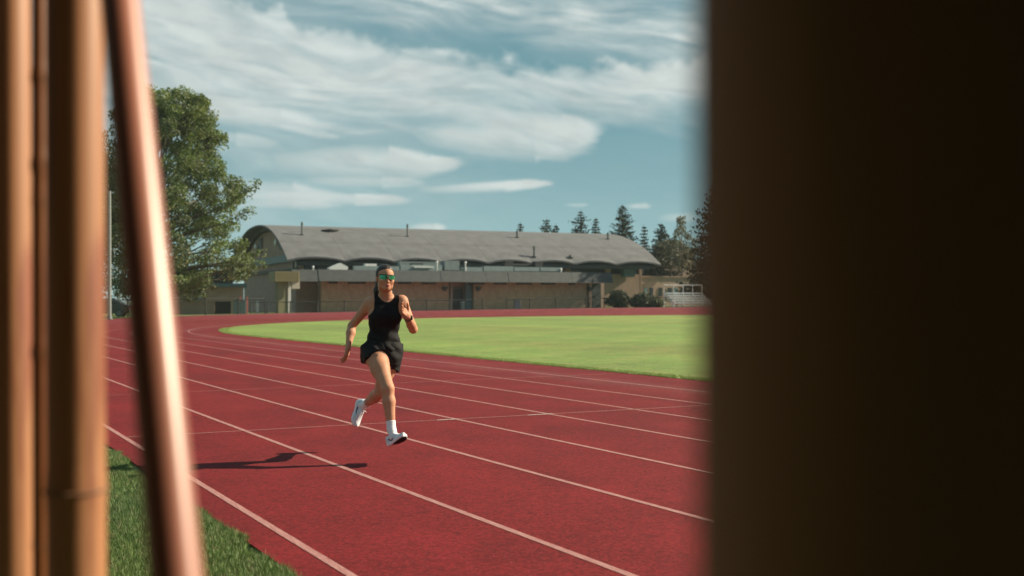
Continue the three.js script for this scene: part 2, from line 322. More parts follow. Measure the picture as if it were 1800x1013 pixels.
// a plan line through [0, depth z0], turned by beta: right end farther away. local x along it, z towards the camera
function planLine(z0, beta) {
  const tb = Math.tan(beta), cb = Math.cos(beta), sb = Math.sin(beta);
  return {
    beta, z0,
    x: (u, back = 0) => { const k = (u - 900) / FOCAL, bx = back * sb * -1, bz = back * cb; const X = (k * (z0 + bz - tb * bx) ) / (1 - k * tb); return (X - bx) / cb; },
    y: (u, v, back = 0) => { const x = planLine(z0, beta).x(u, back), z = z0 + x * sb + back * cb; return EYE + (horizonAt(u) - v) / FOCAL * z; },
    place: (o, y = 0) => { o.position.set(0, y, -z0); o.rotation.y = beta; },
  };
}
const LB = planLine(121.5, 27 / DEG);                                      // low front building, its wall line
{
  const b = thing('low_building', 'long low tan building with a grey sloped fascia facing the bend', 'building'); LB.place(b);
  const yTop = LB.y(800, 477), yF = LB.y(800, 496.5), X = (u, k = 0) => LB.x(u, k), base = -0.1;
  const wall = (name, u0, u1, back, mat, y1 = yF + 0.1, th = 0.3) => { const x0 = X(u0, back), x1 = X(u1, back); return part(name, uvMetres(boxUp(x1 - x0, y1 - base, th, (x0 + x1) / 2, base, -back - th / 2)), mat, b); };
  wall('wall', 565, 789, 0, M.tan); wall('wall', 833, 1031, 0, M.tan);
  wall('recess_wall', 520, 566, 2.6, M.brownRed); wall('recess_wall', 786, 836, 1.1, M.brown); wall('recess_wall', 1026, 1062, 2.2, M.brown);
  { const x0 = X(1040, 0.9), x1 = X(1056, 0.9); part('screen_panel', uvMetres(boxUp(x1 - x0, yF - base, 0.12, (x0 + x1) / 2, base, -0.9)), M.greenDark, b); }
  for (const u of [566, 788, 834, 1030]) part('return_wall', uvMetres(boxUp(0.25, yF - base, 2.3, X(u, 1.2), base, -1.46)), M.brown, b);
  // door and teal panel in the recess
  { const x0 = X(795, 1), x1 = X(811, 1), d = part('door', boxUp(x1 - x0, 2.35, 0.08, (x0 + x1) / 2, 0.25, -0.98), M.dark, b); part('handle', boxUp(0.05, 0.3, 0.06, x1 - 0.15, 1.2, -0.91), M.steel, d);
    part('door_frame', [boxUp(0.1, 2.45, 0.12, x0 - 0.05, 0.25, -0.96), boxUp(0.1, 2.45, 0.12, x1 + 0.05, 0.25, -0.96), boxUp(x1 - x0 + 0.2, 0.1, 0.12, (x0 + x1) / 2, 2.7, -0.96)], M.greenDark, b);
    const a0 = X(818, 0.5), a1 = X(829, 0.5); part('side_panel', boxUp(a1 - a0, 3.1, 0.1, (a0 + a1) / 2, 0.2, -0.5), M.teal, b); }
  for (const u of [781, 840, 1036]) part('wall_lamp', [boxUp(0.55, 0.3, 0.3, X(u), LB.y(u, 509), 0.15), boxUp(0.3, 0.16, 0.2, X(u), LB.y(u, 509) - 0.16, 0.12)], M.dark, b);
  // roof slab, its front edge a sloped fascia that overhangs the wall
  { const x0 = X(515, -1.6), x1 = X(1078, -1.6), s = new THREE.Shape([[-1.6, yF], [-1.2, yTop], [0.8, yTop + 0.02], [0.8, yF + 0.12], [-1.2, yF + 0.12]].map(([z, y]) => new THREE.Vector2(-z, y)));
    const g = new THREE.ExtrudeGeometry(s, { depth: x1 - x0, bevelEnabled: false }); g.rotateY(-Math.PI / 2); g.translate(0, 0, 0);
    // extrude runs along -x after the turn: shape x (towards the camera) became z
    g.computeBoundingBox(); g.translate(x0 - g.boundingBox.min.x, 0, 0);
    const N = 14, w = (x1 - x0) / N;
    for (let i = 0; i < N; i++) {
      const gi = new THREE.ExtrudeGeometry(s, { depth: w - 0.012, bevelEnabled: false }); gi.rotateY(-Math.PI / 2); gi.computeBoundingBox(); gi.translate(x0 + i * w - gi.boundingBox.min.x, (rnd() - 0.5) * 0.03, (rnd() - 0.5) * 0.05);
      part('fascia_panel', uvMetres(gi), M.fascia, b);
    } }
  { // flat roof deck, narrower at the left where the hall stands close behind
    const sh = new THREE.Shape([[X(520), 0.7], [X(1070), 0.7], [X(1070), 13], [X(700), 5], [X(520), 2.2]].map(([x, k]) => new THREE.Vector2(x, k)));
    const g = new THREE.ExtrudeGeometry(sh, { depth: 0.25, bevelEnabled: false }); g.rotateX(-Math.PI / 2); g.translate(0, yTop - 0.3, 0); part('roof_deck', uvMetres(g), M.fascia, b); }
  for (let i = 0; i < 11; i++) { const u = 585 + i * 42; if (Math.abs(u - 811) < 26) continue; part('soffit_vent', boxUp(rr(0.8, 2.0), 0.22, 0.12, X(u), yF - 0.2, 0.07), M.soffit, b); }
  // ducts and machines on the deck
  const duct = (u0, u1, v0, v1, back, mat = M.duct, name = 'duct', depth = 0.7) => { const x0 = X(u0, back), x1 = X(u1, back), y0 = LB.y((u0 + u1) / 2, v1, back), y1 = LB.y((u0 + u1) / 2, v0, back); return part(name, uvMetres(boxUp(x1 - x0, y1 - y0, depth, (x0 + x1) / 2, y0, -back)), mat, b); };
  duct(622, 700, 468, 477.5, 1.2); duct(702, 775, 466, 477, 1.3); duct(700, 800, 460.5, 467, 2.8, M.band); duct(778, 804, 459, 475.5, 1.6, M.band, 'air_handler', 1.2); duct(812, 846, 470, 477, 1.4); duct(848, 900, 468.5, 477, 1.4); duct(902, 946, 470, 477, 1.4); duct(948, 986, 470.5, 477, 1.4);
  duct(640, 660, 464, 468.5, 1.3, M.white, 'duct_cap'); duct(885, 900, 459, 468, 2.2, M.dark, 'fan_box', 0.8); duct(938, 952, 460, 470, 2.2, M.dark, 'fan_box', 0.8); duct(893, 947, 464, 467, 2.6, M.roofEdge, 'duct'); duct(722, 742, 463, 466, 1.9, M.dark, 'duct_cap'); duct(726, 760, 469, 471, 0.9, M.white, 'duct_cap');
  { const a = [X(578, 1), yTop], n = part('skylight', (() => { const g = new THREE.BufferGeometry(), x0 = X(578, 1), x1 = X(611, 1), xm = X(598, 1); const s2 = new THREE.Shape([[x0, yTop], [x1 - 0.1, yTop], [x1, yTop + 0.35], [xm, yTop + 0.75], [x0, yTop + 0.25]].map((p) => new THREE.Vector2(...p))); return new THREE.ExtrudeGeometry(s2, { depth: 0.8, bevelEnabled: false }).translate(0, 0, -1.6); })(), M.white, b); }
  for (const [u, v] of [[550, 470], [818, 462], [768, 461], [986, 474]]) part('vent_cap', [cylUp(0.07, 0.07, LB.y(u, v, 1) - yTop + 0.1, X(u, 1), yTop - 0.02, -1), cylUp(0.16, 0.1, 0.12, X(u, 1), LB.y(u, v, 1), -1)], M.white, b);
  // porch at the left end: ribbed canopy box on a pillar
  { const x0 = X(483, -2.2), x1 = X(526, -2.2), y0 = LB.y(505, 495, -2.2), y1 = LB.y(505, 477.5, -2.2); const pc = part('porch_canopy', boxUp(x1 - x0, y1 - y0, 2.4, (x0 + x1) / 2, y0, 1.0), M.olive, b); for (let i = 0; i < 11; i++) part('canopy_rib', boxUp(0.11, y1 - y0 + 0.02, 0.09, lerp(x0, x1, (i + 0.5) / 11), y0 - 0.01, 2.24), M.olive, pc);
    const p0 = X(489, -1.6), p1 = X(505, -1.6); part('porch_pillar', uvMetres(boxUp(p1 - p0, y0 - base, 1.2, (p0 + p1) / 2, base, 1.0)), M.oliveWall, b); part('porch_post', boxUp(0.28, y0 - base, 0.3, X(508.5, -1.6), base, 1.5), M.white, b);
    part('sign_box', boxUp(X(526, -2) - X(512, -2), 0.75, 0.35, X(519, -2), y0 - 0.72, 2.0), M.cream, b); }
}
// ---- vaulted sports hall
const HALL_B = 25 / DEG, HALL = { W: 33, L: 46.8, eave: EYE + 4.5, rise: 4.75, z0: 120, x0: -385 / FOCAL * 120 };
{
  const b = thing('sports_hall', 'large hall under a grey barrel vaulted roof with a scalloped eave', 'building', [HALL.x0, 0, -HALL.z0], HALL_B);
  const { W, L, eave, rise } = HALL, prof = (q) => rise * Math.pow(1 - Math.pow(Math.abs(2 * q - 1), 2.25), 0.92);
  const bays = 8, bayW = L / bays;
  // point of the roof: s metres along, q 0 (near eave) .. 1 (far eave)
  const roofPt = (s, q) => { const f = ((s / bayW) % 1 + 1) % 1, scal = 0.40 * Math.pow(Math.sin(Math.PI * f), 0.8) * Math.exp(-Math.max(0, Math.min(q, 1 - q)) * 60); return V(s, eave + prof(q) + scal, -q * W); };
  const roof = part('roof', (() => { const p = []; for (let i = 0; i <= 30; i++) { const q = i / 30; p.push(V(0, eave + prof(q), -q * W)); } const s = new THREE.Shape([...p.map((v) => new THREE.Vector2(-v.z, v.y - 0.22)), ...p.slice().reverse().map((v) => new THREE.Vector2(-v.z, v.y - 0.62))]); const g = new THREE.ExtrudeGeometry(s, { depth: L - 0.8, bevelEnabled: false, curveSegments: 2 }); g.rotateY(Math.PI / 2); return g.translate(0.4, 0, 0); })(), M.roofEdge, b);
  const courses = [[-0.006, 0.11], [0.108, 0.27], [0.268, 0.5], [0.5, 0.75], [0.75, 1.006]];
  for (let i = 0; i < bays; i++) courses.forEach(([q0, q1], c) => {
    const nq = 10, ns = 6, lift = 0.012 * (c < 3 ? c : 4 - c), P = [], I = [];
    const x0 = i === 0 ? -0.7 : i * bayW + 0.01, x1 = i === bays - 1 ? L + 0.7 : (i + 1) * bayW - 0.01;
    for (const dy of [0, -0.2]) for (let a = 0; a <= nq; a++) for (let e = 0; e <= ns; e++) { const v = roofPt(lerp(x0, x1, e / ns), lerp(q0, q1, a / nq)); const edge = roofPt(lerp(Math.max(x0, 0), Math.min(x1, L), e / ns), clamp(lerp(q0, q1, a / nq), 0, 1)); P.push(v.x, (Number.isFinite(v.y) ? v.y : edge.y) + dy + lift, v.z); }
    const id = (k, a, e) => k * (nq + 1) * (ns + 1) + a * (ns + 1) + e;
    for (let a = 0; a < nq; a++) for (let e = 0; e < ns; e++) { I.push(id(0, a, e), id(0, a, e + 1), id(0, a + 1, e + 1), id(0, a, e), id(0, a + 1, e + 1), id(0, a + 1, e)); I.push(id(1, a, e), id(1, a + 1, e + 1), id(1, a, e + 1), id(1, a, e), id(1, a + 1, e), id(1, a + 1, e + 1)); }
    for (let e = 0; e < ns; e++) for (const a of [0, nq]) I.push(id(0, a, e), id(1, a, e), id(1, a, e + 1), id(0, a, e), id(1, a, e + 1), id(0, a, e + 1));
    for (let a = 0; a < nq; a++) for (const e of [0, ns]) I.push(id(0, a, e), id(1, a, e), id(1, a + 1, e), id(0, a, e), id(1, a + 1, e), id(0, a + 1, e));
    let g = new THREE.BufferGeometry(); g.setAttribute('position', new THREE.Float32BufferAttribute(P, 3)); g.setIndex(I);
    g = uvMetres(g, 6); part('roof_panel', g, M.roof[(i * 5 + c * 7 + (i * c) % 3) % 3], roof);
  });
  // vent pipes, standing on the roof: place along, place across, height
  b.updateMatrixWorld(true);
  const onRoof = (u, v) => { let best = [9e9]; for (let s = 0.5; s < L; s += 0.5) for (let q = 0.02; q < 0.5; q += 0.01) { const w = roofPt(s, q).applyMatrix4(b.matrixWorld), z = -w.z, uu = 900 + w.x / z * FOCAL, vv = horizonAt(uu) - (w.y - EYE) / z * FOCAL, e = (uu - u) ** 2 + (vv - v) ** 2; if (e < best[0]) best = [e, s, q]; } return best.slice(1); };
  for (const [u, vb, h, r] of [[531, 412, 1.5, 0.11], [717, 415, 1.5, 0.10], [910, 418, 0.9, 0.13], [1068, 421, 0.9, 0.13], [938, 451, 1.35, 0.14], [1001, 453, 0.35, 0.18], [582, 405, 0.2, 0.5]]) {
    const [s, q] = onRoof(u, vb);
    const v = roofPt(s, q); part('vent_pipe', [cylUp(r, r, h + 0.3, v.x, v.y - 0.3, v.z), cylUp(r * 1.7, r * 2.2, 0.2, v.x, v.y - 0.1, v.z), cylUp(r * 1.35, r * 1.35, 0.18, v.x, v.y + h - 0.35, v.z)], M.steel, roof);
  }
  // gable end wall on the left, set back under the roof edge, with round lamps and a pale beam
  { const p = [[0, -0.1], [0.6, -0.1]]; const s = new THREE.Shape(); s.moveTo(1.2, -0.1); for (let i = 0; i <= 40; i++) { const q = lerp(0.028, 0.972, i / 40); s.lineTo(q * W, eave + prof(q) - 0.5); } s.lineTo(W - 1.2, -0.1);
    const g = new THREE.ExtrudeGeometry(s, { depth: 0.4, bevelEnabled: false }); g.rotateY(Math.PI / 2); g.translate(1.0, 0, 0); const gw = part('gable_wall', uvMetres(g, 4), M.brownRed, b);
    part('beam', uvMetres(boxUp(0.5, 0.85, W - 2.4, 0.85, eave - 0.05, -W / 2)), M.band, gw);
    part('lower_beam', uvMetres(boxUp(0.4, 0.3, W - 3, 0.88, eave - 1.1, -W / 2)), M.fascia, gw);
    for (const z of [-9.5, -21.0]) { part('lamp_recess', boxUp(0.2, 1.9, 1.9, 0.92, eave + 1.6, z), M.dark, gw); part('round_lamp', new THREE.SphereGeometry(0.42, 14, 10).scale(0.45, 1, 1).translate(0.62, eave + 2.45, z - 1.6), M.white, gw); }
    part('down_pipe', cylUp(0.1, 0.1, eave, 0.8, -0.1, -1.9), M.white, gw); }
  // long wall towards the low building: piers and dark windows under the scallops
  part('long_wall', uvMetres(boxUp(L - 2, 4.75, 0.4, L / 2, -0.1, -2.2), 3), M.brownRed, b);
  part('right_wall', uvMetres(boxUp(0.4, eave - 0.3, W - 4, L - 1.0, -0.1, -W / 2), 3), M.brownRed, b);
  for (let i = 0; i < bays; i++) { part('clerestory_window', boxUp(bayW - 0.9, eave - 4.7, 0.12, (i + 0.5) * bayW, 4.67, -2.35), M.glass, b); part('pier', uvMetres(boxUp(0.8, eave - 4.6, 0.5, i * bayW + (i ? 0 : 1.1), 4.66, -2.2)), M.brownRed, b); }
  part('wall_box', boxUp(1.6, 1.2, 0.8, L - 3.2, 4.3, -1.5), M.teal, b);
}
// ---- brown annex to the right with a row of small windows, and a taller block behind it
{
  const A2 = planLine(138, 26 / DEG), b = thing('brown_annex', 'plain brown annex with a row of small windows behind the bushes', 'building'); A2.place(b);
  const x0 = A2.x(1046), x1 = A2.x(1330), y1 = A2.y(1160, 487.5);
  part('wall', uvMetres(boxUp(x1 - x0, y1 + 0.1, 9, (x0 + x1) / 2, -0.1, -4.5), 4), M.brown, b); part('coping', boxUp(x1 - x0 + 0.3, 0.16, 9.3, (x0 + x1) / 2, y1, -4.5), M.brownRed, b);
  for (let i = 0; i < 13; i++) { const u = 1059 + i * 14.3 + (i % 3) * 2, w = part('window', boxUp(0.55, 1.15, 0.08, A2.x(u), A2.y(u, 521), 0.035), i % 4 === 1 ? M.teal : M.glass, b); part('sill', boxUp(0.7, 0.08, 0.16, A2.x(u), A2.y(u, 521) - 0.09, 0.08), M.brownRed, w); }
  const B2 = planLine(156, 26 / DEG), c = thing('brown_block', 'flat roofed brown block to the right of the vaulted roof', 'building'); B2.place(c);
  const c0 = B2.x(1148), c1 = B2.x(1420), cy = B2.y(1190, 462.5);
  part('wall', uvMetres(boxUp(c1 - c0, cy + 0.1, 10, (c0 + c1) / 2, -0.1, -5), 4), M.brown, c); part('roof_edge', boxUp(c1 - c0 + 0.4, 0.5, 10.4, (c0 + c1) / 2, cy, -5), M.roofEdge, c);
}
// ---- low wing left of the hall, dark open shelter below, and a utility cabinet
{
  const A3 = planLine(112, 14 / DEG), b = thing('low_wing', 'low brown wing with a dark open bay behind the tree', 'building'); A3.place(b);
  const x0 = A3.x(296), xm = A3.x(428), yr = A3.y(380, 505), yo = A3.y(380, 530);
  part('upper_wall', uvMetres(boxUp(xm - x0, yr - yo, 0.4, (x0 + xm) / 2, yo, -0.2), 3), M.brown, b); part('roof_edge', boxUp(xm - x0 + 0.6, 0.35, 7, (x0 + xm) / 2, yr, -3), M.teal, b); part('roof_top', boxUp(xm - x0 - 2, 1.4, 4, (x0 + xm) / 2, yr + 0.35, -4), M.glass, b);
  part('back_wall', uvMetres(boxUp(xm - x0, yo + 0.2, 0.3, (x0 + xm) / 2, -0.1, -3.5), 3), M.greenDark, b); part('end_wall', uvMetres(boxUp(1.2, yo + 0.1, 3.4, xm - 0.6, -0.1, -1.85), 3), M.brown, b); part('end_wall', uvMetres(boxUp(4.2, yo + 0.1, 3.4, x0 + 2.1, -0.1, -1.85), 3), M.brownRed, b);
  part('wall_box', boxUp(1.0, 1.25, 0.3, A3.x(345), yo + 0.1, 0.12), M.band, b); part('pillar', boxUp(0.3, yo + 0.1, 0.3, A3.x(352), -0.1, -0.4), M.fence, b);
  const c = thing('utility_cabinet', 'grey green utility cabinet with red marker posts beside the brown wing', 'cabinet'); const g0 = at(421, 552, 103); c.position.set(g0.x, land(g0.x, 103), g0.z); c.rotation.y = 0.25;
  part('body', new RoundedBoxGeometry(1.15, 1.2, 0.8, 2, 0.03).translate(0, 0.65, 0), M.band, c); part('plinth', boxUp(1.2, 0.08, 0.85), M.steel, c); part('lid', boxUp(1.22, 0.06, 0.88, 0, 1.24), M.fascia, c); part('door_seam', boxUp(0.02, 1.0, 0.02, 0, 0.15, 0.4), M.dark, c);
  part('marker_post', [cylUp(0.045, 0.045, 1.0, 0.68, 0, 0.2), cylUp(0.05, 0.05, 0.9, 0.68, 0.75, 0.2)], M.red, c); part('marker_post', cylUp(0.04, 0.04, 0.5, 0.05, 1.2, -0.3), M.red, c);
  const w = thing('bollard', 'short white post in front of the brown hall wall', 'bollard'), g1 = at(452, 552, 108); w.position.set(g1.x, land(g1.x, 108), g1.z); part('post', cylUp(0.16, 0.15, 1.05), M.white, w); part('cap', new THREE.SphereGeometry(0.15, 10, 6, 0, Math.PI * 2, 0, Math.PI / 2).translate(0, 1.05, 0), M.white, w);
}
// ---------------------------------------------------------------- fences in front of the buildings
function fenceRun(label, pts, h, mat, mid = false) {                        // pts: [X, depth] posts
  const o = thing('chain_link_fence', label, 'fence', [0, 0, 0], 0, 'low fences along the far bend'), P = pts.map(([X, z]) => V(X, land(X, z), -z));
  P.forEach((p) => { part('post', cylUp(0.06, 0.06, h + 0.12, p.x, p.y - 0.1, p.z, 8), mat, o); });
  for (let i = 1; i < P.length; i++) { const a = P[i - 1], c = P[i]; part('top_rail', bar(a.clone().setY(a.y + h - 0.08), c.clone().setY(c.y + h - 0.08), 0.042, 6), mat, o); part('bottom_wire', bar(a.clone().setY(a.y + 0.06), c.clone().setY(c.y + 0.06), 0.012, 5), mat, o);
    // woven wire, two sets of slanting strands
    const gs = [], len = a.distanceTo(c), n = Math.round(len / 0.28); for (let k = 0; k < n; k++) for (const d of [-1, 1]) { const f0 = k / n, f1 = clamp(f0 + d * (h - 0.1) / len, 0, 1), y1 = Math.abs(f1 - f0) * len; gs.push(bar(a.clone().lerp(c, f0).setY(lerp(a.y, c.y, f0) + 0.04), a.clone().lerp(c, f1).setY(lerp(a.y, c.y, f1) + 0.04 + y1), 0.0035, 3)); }
    const wm = part('wire_mesh', gs, mat, o); wm.userData.kind = 'stuff'; }
}
const run = (us, z0, beta) => us.map((u) => { const k = (u - 900) / FOCAL, X = k * z0 / (1 - k * Math.tan(beta)); return [X, z0 + X * Math.tan(beta)]; });
fenceRun('dark wire fence along the bend in front of the tan wall, left of the doorway', run([440, 470, 510, 558, 605, 652, 700, 750, 790, 848], 118.6, 25.5 / DEG), 1.15, M.fence);
fenceRun('dark wire fence between the tan wall and the bend, right of the gap', run([891, 931, 977, 1029, 1062, 1100, 1146, 1190], 118.6, 25.5 / DEG), 1.15, M.fence);
fenceRun('dark wire fence under the big tree before the open bay', [[-36, 93], [-33, 94], [-30, 95.5], [-27.2, 97], [-24.8, 99], [-22.8, 101]], 1.5, M.fence);
{
  const o = thing('utility_box', 'pale blue grey metal box standing behind the fence by the tan wall', 'utility box'), p = at(909, 545, 119.4); o.position.set(p.x, land(p.x, 119.4), p.z); o.rotation.y = 0.3;
  part('body', new RoundedBoxGeometry(0.68, 1.0, 0.5, 2, 0.03).translate(0, 0.52, 0), M.band, o); part('lid', boxUp(0.74, 0.06, 0.56, 0, 1.0), M.duct, o); part('door_seam', boxUp(0.02, 0.8, 0.02, 0.05, 0.1, 0.25), M.steel, o);
  const q = thing('litter_bin', 'pale round litter bin in front of the dark doorway', 'bin'), p2 = at(813, 546, 118.9); q.position.set(p2.x, land(p2.x, 118.9), p2.z);
  part('drum', cylUp(0.24, 0.27, 0.85, 0, 0.0, 0, 14), M.duct, q); part('rim', new THREE.TorusGeometry(0.27, 0.03, 6, 16).rotateX(Math.PI / 2).translate(0, 0.85, 0), M.white, q);
}
// ---------------------------------------------------------------- white bleacher stand at the right
{
  const o = thing('bleacher', 'white metal bleacher with tall frame beside the annex at right', 'bleacher'), p = at(1214, 541.5, 120); o.position.set(p.x, land(p.x, 120), p.z); o.rotation.y = 20 / DEG - 0.1;
  const w = 4.6;
  for (let i = 0; i < 5; i++) { part('bench', boxUp(w, 0.14, 0.36, 0, 0.42 + i * 0.26, -i * 0.62 + 0.6), M.white, o); part('foot_board', boxUp(w, 0.05, 0.3, 0, 0.14 + i * 0.26, -i * 0.62 + 0.98), M.white, o); }
  for (const x of [-2.3, -1.15, 0, 1.15, 2.3]) { part('support', [bar(V(x, 0, 0.9), V(x, 1.5, -2.0), 0.035), bar(V(x, 0, -2.0), V(x, 2.45, -2.0), 0.035), bar(V(x, 0, 0.5), V(x, 0.5, 0.5), 0.03)], M.white, o); }
  part('top_rail', bar(V(-2.35, 2.45, -2.0), V(2.35, 2.45, -2.0), 0.045), M.white, o);
}
// ---------------------------------------------------------------- foliage
function leafBuilder() {
  const P = [], C = [], I = []; let n = 0;
  const q = new THREE.Quaternion(), e = new THREE.Euler(), v = new THREE.Vector3();
  return {
    leaf(c, size, col, bias) {                                             // one folded leaf spray: two triangles
      e.set(rr(-1.2, 1.2), rr(0, 6.28), rr(-1.2, 1.2)); q.setFromEuler(e); if (bias) q.premultiply(bias);
      const w = size * rr(0.55, 0.85), pts = [[-0.5 * size, 0, 0], [0, 0.12 * size, w * 0.5], [0.55 * size, 0, 0], [0, 0.12 * size, -w * 0.5]];
      for (const p of pts) { v.set(...p).applyQuaternion(q).add(c); P.push(v.x, v.y, v.z); C.push(...col); }
      I.push(n, n + 1, n + 2, n, n + 2, n + 3); n += 4;
    },
    geo() { const g = new THREE.BufferGeometry(); g.setAttribute('position', new THREE.Float32BufferAttribute(P, 3)); g.setAttribute('color', new THREE.Float32BufferAttribute(C, 3)); g.setIndex(I); g.computeVertexNormals(); return g; },
  };
}
const leafMat = new THREE.MeshPhysicalMaterial({ vertexColors: true, roughness: 0.75, side: THREE.DoubleSide, transmission: 0.5, thickness: 0 });
const needleMat = new THREE.MeshStandardMaterial({ vertexColors: true, roughness: 0.9, side: THREE.DoubleSide });
const barkMat = new THREE.MeshStandardMaterial({ map: tex(128, 256, (x, y, u, v) => { const k = 0.7 + 0.8 * (pnoise(u * 20, v * 4, 20) - 0.3) + 0.3 * (hash2(x, y) - 0.5); return [0.15 * k, 0.125 * k, 0.10 * k]; }), roughness: 0.95 });
function limb(a, b, r0, r1, sag = 0) {
  const m = a.clone().lerp(b, 0.5); m.y += sag; const c = new THREE.QuadraticBezierCurve3(a, m, b), N = 7, R = 7, P = [], I = [], f = c.computeFrenetFrames(N);
  for (let i = 0; i <= N; i++) { const p = c.getPoint(i / N), r = lerp(r0, r1, i / N); for (let j = 0; j < R; j++) { const t = j / R * 6.2832, d = f.normals[i].clone().multiplyScalar(Math.cos(t) * r).addScaledVector(f.binormals[i], Math.sin(t) * r).add(p); P.push(d.x, d.y, d.z); } }
  for (let i = 0; i < N; i++) for (let j = 0; j < R; j++) { const k = (j + 1) % R; I.push(i * R + j, i * R + k, (i + 1) * R + k, i * R + j, (i + 1) * R + k, (i + 1) * R + j); }
  const g = new THREE.BufferGeometry(); g.setAttribute('position', new THREE.Float32BufferAttribute(P, 3)); g.setAttribute('uv', new THREE.Float32BufferAttribute(P.flatMap((_, i) => (i % 3 ? [] : [i % (R * 3) / (R * 3), i / (R * 3) / N])), 2)); g.setIndex(I); g.computeVertexNormals(); return g;
}
// the big broadleaf tree on the left: outline of its crown as rows [height, left reach, right reach]
{
  reseed(42);
  const z = 88, g0 = at(268, 560, z), o = thing('broadleaf_tree', 'tall leafy broadleaf tree on the left before the hall', 'tree', [g0.x, land(g0.x, z), g0.z]);
  const m = z / FOCAL, yOf = (v) => EYE + (529 - v) * m, xOf = (u) => (u - 268) * m;
  // outline in the photograph's rows, turned to metres about the trunk
  const rows = [[160, 236, 318], [176, 222, 362], [200, 205, 386], [240, 190, 392], [280, 178, 402], [310, 170, 408], [332, 165, 452], [355, 160, 440], [390, 150, 420], [420, 150, 412], [445, 155, 465], [465, 165, 472], [485, 175, 440], [505, 190, 380], [525, 205, 330]].map(([v, a, b]) => [yOf(v), xOf(a), xOf(b)]).reverse();
  const reach = (y) => { for (let i = 1; i < rows.length; i++) if (y <= rows[i][0]) { const t = clamp((y - rows[i - 1][0]) / (rows[i][0] - rows[i - 1][0]), 0, 1); return [lerp(rows[i - 1][1], rows[i][1], t), lerp(rows[i - 1][2], rows[i][2], t)]; } return [0, 0]; };
  const yLo = rows[0][0], yHi = rows[rows.length - 1][0], L = leafBuilder(), branches = [];
  const trunkTop = V(0.4, yHi * 0.8, 0);
  branches.push(limb(V(0, -0.1, 0), V(0.1, yHi * 0.45, 0.1), 0.52, 0.33, 0), limb(V(0.1, yHi * 0.45, 0.1), trunkTop, 0.33, 0.08, 0));
  let made = 0;
  for (let k = 0; k < 500; k++) {
    const y = lerp(yLo, yHi - 0.3, Math.pow(rnd(), 0.78)), [a, b] = reach(y), mid = (a + b) / 2, half = (b - a) / 2, ang = rr(0, 6.283), rad = Math.pow(rnd(), 0.36), depth = half * 0.9;
    const c = V(mid + Math.cos(ang) * half * rad * 0.93, y, Math.sin(ang) * depth * rad * 0.93), size = rr(0.42, 0.95) * (rad > 0.8 ? 0.85 : 1.1);
    if (k % 6 === 0) { const y0 = clamp(y * rr(0.5, 0.85), 2, yHi * 0.78), from = V(lerp(0, 0.4, y0 / yHi), y0, 0); branches.push(limb(from, c, 0.11, 0.02, rr(-0.4, 0.5))); }
    const tone = rr(0.55, 1.4), warm = rnd();
    const cnt = Math.round(270 * size * size) + 30;
    for (let i = 0; i < cnt; i++) {
      const d = V(rr(-1, 1), rr(-1, 1), rr(-1, 1)); if (d.lengthSq() > 1) { i--; continue; }
      d.multiplyScalar(size).multiply(V(1.05, 0.8, 1.05)); const t = tone * rr(0.7, 1.25), yel = warm > 0.86 ? 0.5 : 0;
      L.leaf(c.clone().add(d), rr(0.12, 0.25), [lerp(0.145, 0.25, yel * rnd()) * t, lerp(0.205, 0.22, yel) * t, 0.048 * t]); made++;
    }
  }
  // loose sprigs poking out to the right
  for (const [u0, v0, u1, v1] of [[400, 372, 462, 326], [398, 400, 448, 372], [380, 470, 470, 446], [400, 470, 476, 470], [372, 300, 408, 312], [350, 190, 362, 182], [300, 175, 310, 164], [380, 250, 398, 246], [395, 482, 440, 492], [330, 500, 362, 520]]) {
    const p0 = V(xOf(u0), yOf(v0), rr(-1, 2)), p1 = V(xOf(u1), yOf(v1), rr(-0.5, 2.5)); branches.push(limb(V(1.5, p0.y * 0.85, 0), p0, 0.10, 0.05, 0.2), limb(p0, p1, 0.05, 0.012, 0.1));
    for (let i = 0; i < 230; i++) { const f = rnd(), c = p0.clone().lerp(p1, f), s = lerp(0.75, 0.3, f), d = V(rr(-1, 1), rr(-1, 1), rr(-1, 1)).multiplyScalar(s); const t = rr(0.6, 1.3); L.leaf(c.add(d), rr(0.16, 0.28), [0.15 * t, 0.21 * t, 0.05 * t]); }
  }
  part('trunk', branches, barkMat, o); part('crown', L.geo(), leafMat, o);
}
